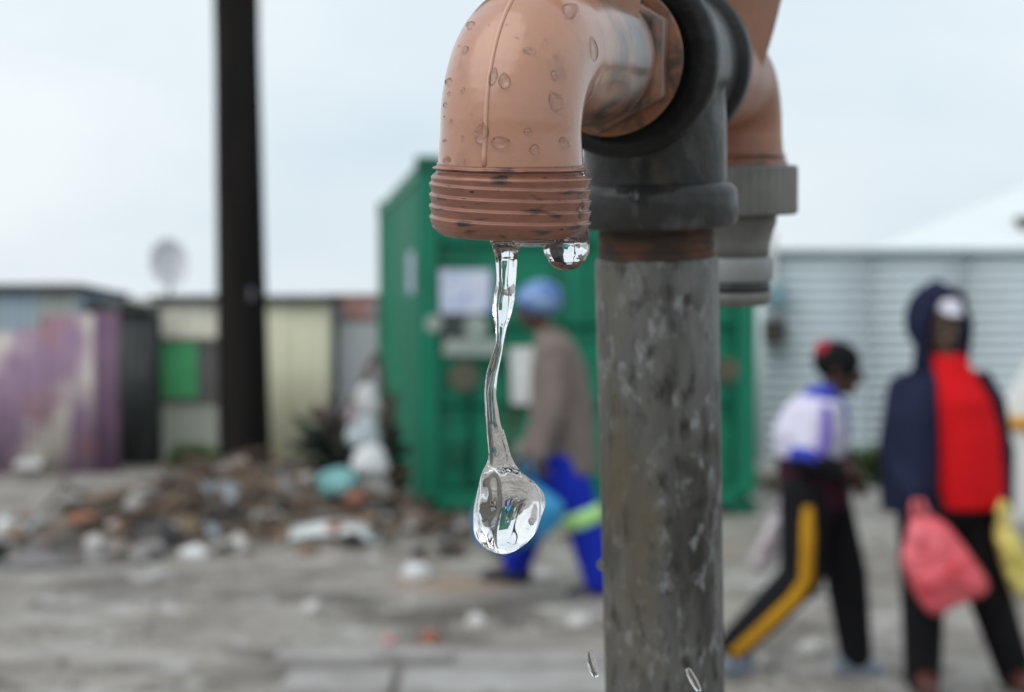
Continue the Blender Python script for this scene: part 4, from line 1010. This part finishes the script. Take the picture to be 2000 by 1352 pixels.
M['navy'] = cloth('navy_jacket', (0.017, 0.021, 0.052), 0.6, 5); M['red'] = cloth('red_shirt', (0.60, 0.008, 0.012), 0.85, 5)
M['cap_white'] = mat('white_cap', (0.58, 0.57, 0.68), (0.66, 0.65, 0.74), scale=9, rough=0.7)
sh = MB(); sh.loft(torso_rings([(P(1888, 990, dM - 0.02), 0.145, 0.135), (P(1886, 930, dM - 0.03), 0.142, 0.14), (P(1880, 850, dM - 0.03), 0.138, 0.145), (P(1868, 780, dM - 0.03), 0.125, 0.135), (P(1854, 730, dM - 0.01), 0.095, 0.10), (P(1846, 690, dM), 0.07, 0.07)], (1, 0.25, 0)))
sh.build('shirt', M['red'], pm, voxel=0.009, iters=4)
jk = MB()
jk.loft(torso_rings([(P(1775, 1000, dM + 0.0), 0.095, 0.14), (P(1776, 900, dM), 0.098, 0.155), (P(1780, 810, dM), 0.090, 0.15), (P(1794, 755, dM), 0.066, 0.12), (P(1812, 715, dM + 0.02), 0.045, 0.08)], (1, 0.25, 0)))
jk.loft(torso_rings([(P(1858, 1000, dM + 0.12), 0.20, 0.075), (P(1858, 900, dM + 0.12), 0.205, 0.08), (P(1855, 800, dM + 0.12), 0.20, 0.08), (P(1850, 750, dM + 0.09), 0.16, 0.075), (P(1845, 705, dM + 0.06), 0.08, 0.06)], (1, 0.25, 0)))
jk.loft(torso_rings([(P(1950, 990, dM + 0.06), 0.035, 0.10), (P(1947, 880, dM + 0.06), 0.035, 0.11), (P(1932, 780, dM + 0.06), 0.035, 0.11), (P(1905, 725, dM + 0.06), 0.035, 0.09)], (1, 0.25, 0)))
for k in ('l', 'r'):
    rr2 = 1.0 if k == 'l' else 0.72
    jk.chain([lerp(J('chest'), J('sh_' + k), 0.75), J('sh_' + k), J('el_' + k), lerp(J('el_' + k), J('wr_' + k), 0.92)], [0.06 * rr2, 0.076 * rr2, 0.070 * rr2, 0.055 * rr2])
jko = jk.build('jacket', M['navy'], pm, voxel=0.011, iters=4)
hd_ = MB(); hd_.ell(hc_ + hu * 0.03 - hf * 0.055, (0.118, 0.105, 0.145), hm_); hd_.cap(hc_ + hu * 0.13 - hf * 0.03, hc_ + hu * 0.15 - hf * 0.05, 0.065, 0.04)
for k in (-1, 1): hd_.chain([hc_ + hu * 0.12 + hsd_ * k * 0.05 + hf * 0.04, hc_ + hsd_ * k * 0.10 + hf * 0.03 + hu * 0.02, hc_ - hu * 0.09 + hsd_ * k * 0.09 + hf * 0.03, hc_ - hu * 0.15 + hsd_ * k * 0.075 + hf * 0.02], [0.03, 0.028, 0.034, 0.045])
hd_.chain([hc_ + hu * 0.13 + hsd_ * -0.05 + hf * 0.035, hc_ + hu * 0.14 + hf * 0.05, hc_ + hu * 0.13 + hsd_ * 0.05 + hf * 0.035], [0.03, 0.03, 0.03])
hd_.build('hood', M['navy'], jko, voxel=0.009, iters=4)
cp = MB(); cp.ell(hc_ + hu * 0.092 + hf * 0.040, (0.058, 0.062, 0.040), hm_); cp.loft([[hc_ + hu * (0.076 - 0.02 * t) + hf * (0.07 + 0.06 * t) + hsd_ * (w_ * 0.056 * (1 - 0.35 * t)) + hu * z_ for w_, z_ in ((-1, 0), (-0.5, 0.012), (0, 0.016), (0.5, 0.012), (1, 0), (0.5, 0.004), (0, 0.008), (-0.5, 0.004))] for t in (0, 0.5, 1)])
cp.build('cap', M['cap_white'], pm, voxel=0.006, iters=2)
tr = MB(); tr.ell(J('hip'), (0.18, 0.125, 0.12))
for k in ('l', 'r'): tr.chain([J('hip'), J('hp_' + k), J('kn_' + k), lerp(J('kn_' + k), J('an_' + k), 0.98)], [0.12, 0.115, 0.088, 0.075])
tr.build('trousers', M['blk'], pm, voxel=0.011, iters=3)
M['brown_shoe'] = mat('red_brown_shoe', (0.10, 0.03, 0.02), (0.06, 0.02, 0.015), rough=0.5)
for k in ('l', 'r'): an, to = J('an_' + k), J('to_' + k); shoe('shoe', an, to, min(an.z, to.z) - 0.03, M['brown_shoe'], pm)
M['pink_bag'] = mat('red_pink_plastic_bag', (0.66, 0.055, 0.075), (0.74, 0.15, 0.18), scale=5, rough=0.3)
M['yellow_bag'] = mat('yellow_plastic_bag', (0.62, 0.52, 0.09), (0.70, 0.62, 0.22), scale=5, rough=0.35)
plastic_bag('plastic_bag', [(1778, 1008), (1815, 1004), (1850, 1022), (1895, 1080), (1936, 1142), (1922, 1166), (1872, 1182), (1826, 1208), (1798, 1180), (1772, 1130), (1758, 1095), (1768, 1050)], dM - 0.24, 0.11, M['pink_bag'], 'bright pinkish red plastic bag in the hand of the man in red', 'bags carried by walkers', [(1785, 1015, -0.2), (1784, 978, -0.18), (1800, 978, -0.18), (1812, 1014, -0.2)])
plastic_bag('plastic_bag', [(1948, 1000), (1966, 996), (1985, 1040), (2012, 1090), (2022, 1140), (2000, 1175), (1970, 1150), (1952, 1090), (1940, 1040)], dM - 0.10, 0.09, M['yellow_bag'], 'yellow plastic bag at the other side of the man in red', 'bags carried by walkers', [(1950, 1005, -0.08), (1956, 978, -0.05), (1964, 978, -0.05), (1968, 1002, -0.08)])

# ------------------------------------------------------------------ rubble, litter, plants, slabs
def rock(seed, flat=0.7):
    rr = random.Random(seed); bm = bmesh.new(); bmesh.ops.create_icosphere(bm, subdivisions=1, radius=1)
    for v in bm.verts: v.co *= rr.uniform(0.7, 1.15); v.co.z *= flat
    me = bpy.data.meshes.new('rock'); bm.to_mesh(me); bm.free(); return me
M['stone'] = mat('grey_stone', (0.24, 0.225, 0.21), (0.36, 0.35, 0.33), scale=3, rough=0.85)
M['stone_b'] = mat('brown_stone', (0.15, 0.10, 0.07), (0.24, 0.17, 0.12), scale=3, rough=0.85)
M['stone_d'] = mat('dark_rubble', (0.05, 0.045, 0.042), (0.10, 0.09, 0.08), scale=3, rough=0.85)
M['brick'] = mat('red_brick', (0.28, 0.085, 0.045), (0.36, 0.14, 0.08), scale=6, rough=0.9)
M['pale'] = mat('pale_rubble', (0.48, 0.46, 0.44), (0.58, 0.57, 0.55), scale=3, rough=0.8)
rocks = {}
for k in ('stone', 'stone_b', 'stone_d', 'pale'):
    rocks[k] = []
    for s_ in range(4):
        me = rock(hash(k) % 97 + s_ if False else len(k) * 10 + s_); me.materials.append(M[k]); rocks[k].append(me)
bk = MB().box((0, 0, 0), (0.22, 0.105, 0.07)).mesh('brick', False, bevel=0.006); bk.materials.append(M['brick'])
heap = empty('rubble_heap', 'low heap of stones, broken brick and dirt in front of the timber pole', 'rubble heap', matrix=Matrix.Translation((-1.75, 10.9, 0)))
rr = random.Random(11)
for i in range(280):
    x = rr.gauss(-1.65, 0.7); y = rr.gauss(10.75, 0.42)
    if x > -0.75 and y > 11.5: continue
    kind = rr.choices(['stone', 'stone_b', 'stone_d', 'pale', 'brick'], [22, 46, 60, 2, 2])[0]
    s_ = rr.uniform(0.025, 0.095)
    me = bk if kind == 'brick' else rr.choice(rocks[kind])
    o = link('brick' if kind == 'brick' else 'stone', me, None, heap)
    o.location = Vector((x, y, gz(x, y) + 0.03 + s_ * 0.2)) - heap.location
    o.rotation_euler = (rr.uniform(-0.5, 0.5), rr.uniform(-0.5, 0.5), rr.uniform(0, 6))
    o.scale = (1, 1, 1) if kind == 'brick' else (s_ * rr.uniform(0.8, 1.6), s_, s_ * rr.uniform(0.6, 1))
# dark soil the rubble lies in, twigs and torn scraps tangled through it
so = MB(); na_, nr_ = 72, 16
for j in range(nr_ + 1):
    for i in range(na_):
        a = 2 * math.pi * i / na_
        r_ = j / nr_ * (1 + 0.22 * noise.noise(Vector((math.cos(a) * 1.8, math.sin(a) * 1.8, 7))) + 0.10 * noise.noise(Vector((math.cos(a) * 6, math.sin(a) * 6, 1))))
        x, y = -1.75 + 1.55 * r_ * math.cos(a), 10.85 + 0.85 * r_ * math.sin(a)
        e = 1 - j / nr_
        so.v.append((x + 1.75, y - 10.9, gz(x, y) + 0.035 * smooth01(0, 0.25, e) + 0.03 * e * noise.noise(Vector((x * 5, y * 5, 2))) - 0.01))
for j in range(nr_):
    for i in range(na_): so.f.append((j * na_ + i, j * na_ + (i + 1) % na_, (j + 1) * na_ + (i + 1) % na_, (j + 1) * na_ + i))
so.build('soil', mat('damp_brown_soil', (0.055, 0.040, 0.029), (0.15, 0.115, 0.085), scale=3.5, rough=0.8, bump=0.02, bscale=22, detail=8), heap)
tw = MB().tube([(-0.5, 0, 0), (-0.1, 0.05, 0.03), (0.2, -0.02, 0.02), (0.5, 0.03, 0)], [0.03, 0.026, 0.02, 0.01], 6).mesh('twig'); tw.materials.append(mat('brown_twig', (0.07, 0.048, 0.032), (0.12, 0.085, 0.06), rough=0.9))
scr = []
for k, c in enumerate([(0.27, 0.26, 0.245), (0.03, 0.03, 0.032), (0.20, 0.14, 0.09), (0.30, 0.33, 0.36)]):
    q = MB(); nn = 7
    rim = [Vector((math.cos(6.283 * i / nn) * rr.uniform(0.6, 1.2), math.sin(6.283 * i / nn) * rr.uniform(0.5, 1.0), rr.uniform(-0.25, 0.3))) for i in range(nn)]
    q.add(rim + [p + Vector((0, 0, -0.06)) for p in rim] + [Vector((0, 0, 0.3)), Vector((0, 0, 0.2))], [(i, (i + 1) % nn, 2 * nn) for i in range(nn)] + [((i + 1) % nn + nn, i + nn, 2 * nn + 1) for i in range(nn)] + [(i, i + nn, (i + 1) % nn + nn, (i + 1) % nn) for i in range(nn)])
    me = q.mesh('scrap', False); me.materials.append(mat('scrap_%d' % k, c, tuple(x * 0.75 for x in c), scale=5, rough=0.6)); scr.append(me)
for i in range(120):
    x = rr.gauss(-1.6, 0.75); y = rr.gauss(10.65, 0.4)
    if x > -0.8 and y > 11.4: continue
    o = link('twig' if i % 2 else 'scrap', tw if i % 2 else rr.choice(scr), None, heap)
    o.location = Vector((x, y, gz(x, y) + rr.uniform(0.03, 0.10))) - heap.location
    o.rotation_euler = (rr.uniform(-0.5, 0.5), rr.uniform(-0.6, 0.6), rr.uniform(0, 6))
    s_ = rr.uniform(0.25, 0.8) if i % 2 else rr.uniform(0.04, 0.13)
    o.scale = (s_, s_, s_ * (1 if i % 2 else 0.7))
# uncounted grit over the open ground
gr = MB()
for i in range(3600):
    y = 6.0 + 13 * rr.random() ** 1.3; x = rr.uniform(-0.36, 0.36) * y
    s_ = rr.uniform(0.008, 0.034) * (1.5 if rr.random() < 0.08 else 1)
    z = gz(x, y)
    vs = [(x + s_ * rr.uniform(0.6, 1.3), y, z), (x - s_ * 0.5, y + s_ * rr.uniform(0.5, 1.1), z), (x - s_ * rr.uniform(0.3, 1.0), y - s_ * 0.8, z), (x, y, z + s_ * rr.uniform(0.4, 0.9)), (x + s_ * 0.2, y + s_ * 0.1, z - 0.01)]
    gr.add(vs, [(0, 1, 3), (1, 2, 3), (2, 0, 3), (0, 4, 1), (1, 4, 2), (2, 4, 0)])
grit = gr.build('gravel', mat('mixed_grit', (0.12, 0.105, 0.09), (0.50, 0.485, 0.46), scale=2.2, rough=0.9, detail=9, lo=0.40, hi=0.66), None, smooth=False)
tag(grit, 'loose grit and pebbles scattered over the dirt', kind='stuff')

def lump(name, px, py, w, h, m, label, cat, group=None, flat=0.6, seed=1, sub=2, crumple=0.25):
    """crumpled litter or a stone lying on the ground, w x h in pixels"""
    g0 = G(px, py + h * 0.35); d = (g0 - CAM).dot(FW)
    bm = bmesh.new(); bmesh.ops.create_icosphere(bm, subdivisions=sub + 1, radius=1)
    for v in bm.verts:
        n_ = 1 + crumple * noise.noise(v.co * 1.7 + Vector((seed * 3.1, 0, 0))) + crumple * 0.5 * noise.noise(v.co * 4 + Vector((0, seed, 0)))
        v.co *= n_
        v.co = Vector((v.co.x * w / 2 * d / F, v.co.y * w / 2 * d / F * 0.8, max(v.co.z, -0.55) * h / 2 * d / F * 1.15))
    me = bpy.data.meshes.new(name); bm.to_mesh(me); bm.free()
    for p in me.polygons: p.use_smooth = True
    o = link(name, me, m); o.location = g0 + Vector((0, 0, h / 2 * d / F * 0.55))
    return tag(o, label, cat, group)
M['teal'] = mat('teal_plastic', (0.10, 0.30, 0.30), (0.22, 0.46, 0.46), scale=6, rough=0.4)
M['greenp'] = mat('green_plastic', (0.04, 0.26, 0.15), (0.07, 0.33, 0.2), scale=6, rough=0.4)
M['pinkp'] = mat('pink_plastic', (0.45, 0.2, 0.2), (0.5, 0.28, 0.28), scale=6, rough=0.5)
M['blackp'] = mat('black_sheet', (0.018, 0.018, 0.02), (0.035, 0.035, 0.037), scale=6, rough=0.45)
M['whitep'] = mat('white_plastic', (0.58, 0.59, 0.60), (0.68, 0.69, 0.70), scale=6, rough=0.45)
LG = 'litter on the dirt'
for i, (px, py, w, h, m, nm, lab, cat) in enumerate([
    (655, 946, 96, 62, 'teal', 'plastic_bag', 'crumpled teal plastic bag on top of the rubble heap', 'bag'),
    (505, 950, 30, 26, 'greenp', 'plastic_scrap', 'small green plastic scrap beside the timber pole', 'litter'),
    (815, 1117, 60, 36, 'whitep', 'paper', 'crumpled white paper on bare dirt in front of the container', 'litter'),
    (840, 1246, 40, 26, 'brick', 'brick', 'lone piece of red brick on the near dirt', 'brick'),
    (760, 1250, 30, 20, 'pinkp', 'stone', 'small pinkish stone next to the lone red brick', 'stone'),
    (540, 908, 52, 22, 'brick', 'brick', 'broken orange brick behind the timber pole base', 'brick'),
    (165, 1016, 60, 26, 'brick', 'brick', 'dark red brick beside the puddle', 'brick'),
    (235, 1020, 36, 28, 'pinkp', 'plastic_bag', 'small pink bag at the edge of the puddle', 'bag'),
    (185, 1062, 36, 34, 'pale', 'stone', 'round pale stone at the puddle', 'stone'),
    (380, 1082, 54, 32, 'whitep', 'paper', 'white paper scrap in front of the rubble heap', 'litter'),
    (466, 1064, 40, 40, 'pale', 'stone', 'sandy pale stone at the foot of the rubble heap', 'stone'),
    (310, 1042, 120, 40, 'blackp', 'plastic_sheet', 'flattened black plastic sheet left of the rubble heap', 'litter'),
    (425, 1028, 80, 26, 'blackp', 'plastic_sheet', 'small black plastic sheet under the rubble heap', 'litter'),
    (930, 1216, 40, 34, 'pale', 'stone', 'pale stone in the middle of the near dirt', 'stone'),
    (610, 1186, 34, 28, 'pale', 'stone', 'chalky stone on the dirt below the curved sheet', 'stone'),
    (1585, 1268, 56, 36, 'pale', 'stone', 'pale stone between the legs of the child', 'stone'),
    (1490, 1292, 60, 34, 'stone', 'stone', 'grey stone by the pipe near the foot of the child', 'stone'),
    (702, 982, 46, 40, 'brick', 'brick', 'orange brick half buried by the container corner', 'brick'),
    (10, 1030, 40, 36, 'whitep', 'paper', 'white scrap at the edge of the picture by the puddle', 'litter'),
    (600, 1075, 44, 26, 'stone_b', 'stone', 'brown stone below the end of the curved sheet', 'stone'),
    (290, 1068, 44, 24, 'stone', 'stone', 'bluish grey stone beside the black plastic sheet', 'stone'),
    (1130, 1215, 44, 30, 'pale', 'stone', 'pale stone just beside the standpipe', 'stone')]):
    lump(nm, px + (0 if 'half buried' not in lab else -8), py, w, h, M[m], lab, cat, LG, seed=i + 1)
# curved pale roofing sheet on the heap's front
c0 = G(560, 1062); 
sh_ = MB(); rings = []
for i in range(24):
    t = i / 23
    p = G(548 + 200 * t, 1050) + Vector((0, 0, 0.01 + 0.055 * math.sin(math.pi * min(1, t * 1.05)) ** 0.8))
    rings.append([p + Vector((0, -0.10, -0.03)), p + Vector((0, -0.04, 0.015)), p + Vector((0, 0.16, 0.03)), p + Vector((0, 0.16, 0.015)), p + Vector((0, -0.04, 0.0)), p + Vector((0, -0.10, -0.045))])
sh_.loft(rings)
tag(sh_.build('plastic_sheet', mat('pale_green_white_sheet', (0.50, 0.55, 0.54), (0.60, 0.62, 0.62), scale=4, rough=0.4)), 'long curved pale sheet lying across the front of the rubble heap', 'sheet', LG)
# leaning boards by the purple fence
for (a, b_, m, lab) in [((52, 930), (150, 882), 'white_paint', 'cream board lying askew below the purple fence'), ((110, 905), (215, 905), 'stone', 'grey board on the ground below the purple fence')]:
    p0, p1 = G(*a), G(*b_); p0.z += 0.10; p1.z += 0.22; 
    if m == 'stone': p1 = p0 + Vector((0.5, 0.1, 0.0))
    v = p1 - p0; mm_ = v.to_track_quat('X', 'Z').to_matrix()
    tag(MB().box((p0 + p1) / 2, (v.length, 0.25, 0.05), mm_).build('board', M[m], None, smooth=False), lab, 'board', LG)
# concrete slabs in the near ground
M['concrete'] = mat('worn_concrete', (0.25, 0.24, 0.23), (0.34, 0.33, 0.32), scale=5, rough=0.8, bump=0.004, bscale=30, spots=[((0.2, 0.19, 0.18), 3, 0.58, 0.1, (1, 1, 1))])
for (pa, pb, y0, y1, hh, lab) in [(535, 880, 1286, 1306, 0.05, 'pale concrete strip crossing the near dirt by the red brick'), (885, 1180, 1290, 1308, 0.045, 'pale concrete strip ending at the standpipe'), (545, 760, 1328, 1375, 0.055, 'near concrete slab at the bottom of the picture'), (775, 1200, 1332, 1378, 0.05, 'near concrete slab at the bottom beside the standpipe')]:
    a, b_, c__ = G(pa, y1), G(pb, y1), G(pa, y0)
    cx = (a.x + b_.x) / 2; cy = (a.y + c__.y) / 2
    tag(MB().box((cx, cy, gz(cx, cy) + hh / 2 - 0.02), (b_.x - a.x, c__.y - a.y, hh + 0.04), Matrix.Rotation(R(random.uniform(-1, 1)), 3, 'Z')).build('concrete_slab', M['concrete'], None, smooth=False, bevel=0.012), lab, 'slab', 'concrete slabs in the dirt')
# puddle
M['puddle'] = mat('muddy_water', (0.15, 0.15, 0.15), (0.19, 0.185, 0.18), scale=2, rough=0.12)
pd = []
for i in range(64):
    a = 2 * math.pi * i / 64; r_ = 1 + 0.22 * noise.noise(Vector((math.cos(a) * 1.6, math.sin(a) * 1.6, 2)))
    pd.append((-3.05 + 1.15 * r_ * math.cos(a), 10.05 + 0.55 * r_ * math.sin(a)))
zt = 0.006
mb = MB(); mb.add([(x, y, zt) for x, y in pd] + [(x, y, zt - 0.15) for x, y in pd], [tuple(range(64))] + [(i, (i + 1) % 64, (i + 1) % 64 + 64, i + 64) for i in range(64)] + [tuple(reversed(range(64, 128)))])
tag(mb.build('puddle_water', M['puddle'], None, smooth=False), 'shallow grey puddle on the dirt', kind='structure')

# plants
def leafy(name, pos, rad, hgt, n, m_leaf, m_stem, label, cat, leaf=0.06, seed=1, group=None):
    rr = random.Random(seed); r = empty(name, label, cat, group, Matrix.Translation(pos))
    st_, lf = MB(), MB()
    for i in range(max(5, n // 14)):
        a = rr.uniform(0, 6.28); q = rad * rr.uniform(0.2, 0.9); tip = Vector((q * math.cos(a), q * math.sin(a), hgt * rr.uniform(0.5, 1)))
        st_.tube([(0, 0, -0.02), tip * 0.5 + Vector((0, 0, 0.06)), tip], [0.012, 0.008, 0.003], 6)
    for i in range(n):
        a = rr.uniform(0, 6.28); q = rad * math.sqrt(rr.random()); z = hgt * rr.uniform(0.05, 1) * (1 - 0.35 * (q / rad) ** 2)
        c = Vector((q * math.cos(a), q * math.sin(a), z)); d = Vector((math.cos(a), math.sin(a), rr.uniform(-0.2, 1.2))).normalized() * leaf * rr.uniform(0.7, 1.4)
        s = d.cross(Vector((rr.uniform(-1, 1), rr.uniform(-1, 1), 1))).normalized() * leaf * 0.32
        lf.add([c, c + d * 0.5 + s, c + d, c + d * 0.5 - s], [(0, 1, 2), (0, 2, 3)])
    st_.build('stem', m_stem, r); lf.build('foliage', m_leaf, r, smooth=False)
    return r
M['leaf'] = mat('green_leaf', (0.055, 0.11, 0.02), (0.10, 0.17, 0.03), scale=8, rough=0.6)
M['leaf_dark'] = mat('dark_leaf', (0.012, 0.026, 0.02), (0.025, 0.042, 0.032), scale=8, rough=0.6)
M['stem'] = mat('stem', (0.05, 0.04, 0.025), (0.08, 0.06, 0.04), scale=9, rough=0.8)
leafy('bush', G(378, 912), 0.24, 0.24, 420, M['leaf'], M['stem'], 'small green bush at the foot of the cream shack', 'bush', 0.07, 2, 'weeds')
leafy('bush', G(1705, 948), 0.22, 0.34, 420, M['leaf'], M['stem'], 'green weeds beside the man below the silvery shack', 'bush', 0.09, 3, 'weeds')
leafy('bush', G(1500, 960), 0.25, 0.14, 150, mat('dry_leaf', (0.16, 0.14, 0.07), (0.22, 0.2, 0.1), rough=0.7), M['stem'], 'dry weeds beside the container behind the child', 'bush', 0.07, 4, 'weeds')
bpos = P(660, 905, 11.3); bpos.z = gz(bpos.x, bpos.y)
leafy('bush', bpos, 0.21, 0.60, 190, M['leaf_dark'], M['stem'], 'dark dead looking shrub on the rubble left of the container', 'bush', 0.14, 5, 'weeds')
bpos2 = P(752, 905, 11.6); bpos2.z = gz(bpos2.x, bpos2.y)
leafy('bush', bpos2, 0.10, 0.60, 200, M['leaf_dark'], M['stem'], 'dark shrub squeezed against the side of the container', 'bush', 0.11, 6, 'weeds')
# broken branches and sacks by the container
for k, (pts_, r0, lab) in enumerate([([(610, 798), (640, 812), (668, 830), (690, 880)], 0.045, 'short dark branch poking out of the shrub'), ([(672, 815), (700, 765), (722, 715), (735, 690)], 0.034, 'long brown branch leaning up against the container'), ([(735, 690), (752, 760), (748, 840), (760, 905)], 0.026, 'thin dark pole propped on the container side'),
    ([(640, 900), (655, 850), (640, 800), (648, 770)], 0.03, 'upright dark stick in the middle of the shrub'), ([(690, 905), (668, 850), (680, 800), (700, 770)], 0.035, 'crooked dark stick between the shrub and the sacks'), ([(770, 930), (765, 860), (758, 800), (768, 770)], 0.04, 'charred board end against the corner of the container')]):
    o = empty('branch', lab, 'branch', 'broken branches by the container')
    pp_ = [P(x, y, 11.25 + 0.1 * k) for x, y in pts_]
    if k < 1: pp_[-1].z = gz(pp_[-1].x, pp_[-1].y) - 0.05
    else: 
        e = pp_[0] if k == 1 else pp_[-1]; foot = Vector((e.x - 0.05, e.y, gz(e.x, e.y) - 0.05)); pp_ = [foot] + pp_ if k == 1 else pp_ + [foot]
    MB().tube(pp_, [r0 * (1 - 0.1 * i) for i in range(len(pp_))], 10).build('limb', mat('branch_bark', (0.06, 0.042, 0.036), (0.10, 0.075, 0.065), rough=0.85) if k == 0 else bpy.data.materials['branch_bark'], o)
    MB().cap(pp_[2], pp_[2] + Vector((0.10, -0.03, 0.12)), r0 * 0.5, r0 * 0.2).build('twig', bpy.data.materials['branch_bark'], o)
def sackpile(px, py, w, h, d, m, lab):
    mb = MB(); c = P(px, py, d); s = d / F
    mb.ell(c, (w / 2 * s, w / 2 * s * 0.9, h / 2 * s)); mb.ell(c + Vector((w * 0.1 * s, 0, -h * 0.22 * s)), (w * 0.5 * s, w * 0.48 * s, h * 0.28 * s)); mb.ell(c + Vector((-w * 0.12 * s, -0.01, -h * 0.18 * s)), (w * 0.45 * s, w * 0.45 * s, h * 0.3 * s)); mb.cap(c + Vector((0, 0, h * 0.3 * s)), c + Vector((0.02, 0, h * 0.56 * s)), w * 0.16 * s, w * 0.08 * s)
    o = empty('sack', lab, 'sack', 'sacks piled by the container')
    mb.build('sack_body', m, o, voxel=0.012, iters=4)
    MB().lathe(c + Vector((0.012, 0, h * 0.46 * s)), (0, 0, 1), [(0, w * 0.10 * s), (0.006, w * 0.155 * s), (0.02, w * 0.155 * s), (0.026, w * 0.10 * s)], 16).build('tie', M['stem'], o)
M['sack'] = mat('pale_woven_sack', (0.44, 0.44, 0.44), (0.56, 0.56, 0.57), scale=9, rough=0.7)
M['sack_b'] = mat('blue_white_sack', (0.36, 0.44, 0.47), (0.52, 0.56, 0.57), scale=9, rough=0.7)
dS = 10.95
M['sack_w'] = mat('white_sack', (0.58, 0.59, 0.60), (0.68, 0.69, 0.70), scale=6, rough=0.6)
M['sack_g'] = mat('grey_sack', (0.30, 0.29, 0.27), (0.38, 0.37, 0.35), scale=6, rough=0.7)
sackpile(712, 1000, 62, 66, dS - 0.03, M['sack_b'], 'bluish sack at the bottom of the pile on the rubble')
sackpile(730, 950, 60, 72, dS, M['sack_g'], 'grey sack second from the bottom of the pile')
sackpile(722, 897, 66, 70, dS - 0.02, M['sack_w'], 'bright white sack in the middle of the pile')
sackpile(708, 840, 60, 74, dS, M['sack_b'], 'bluish white sack second from the top of the pile')
sackpile(716, 780, 48, 68, dS + 0.02, M['sack'], 'pale sack on top of the pile against the container')
sackpile(690, 812, 26, 40, dS - 0.05, mat('mauve_sack', (0.30, 0.25, 0.27), (0.36, 0.3, 0.32), rough=0.7), 'small mauve sack in front of the top pale sack')
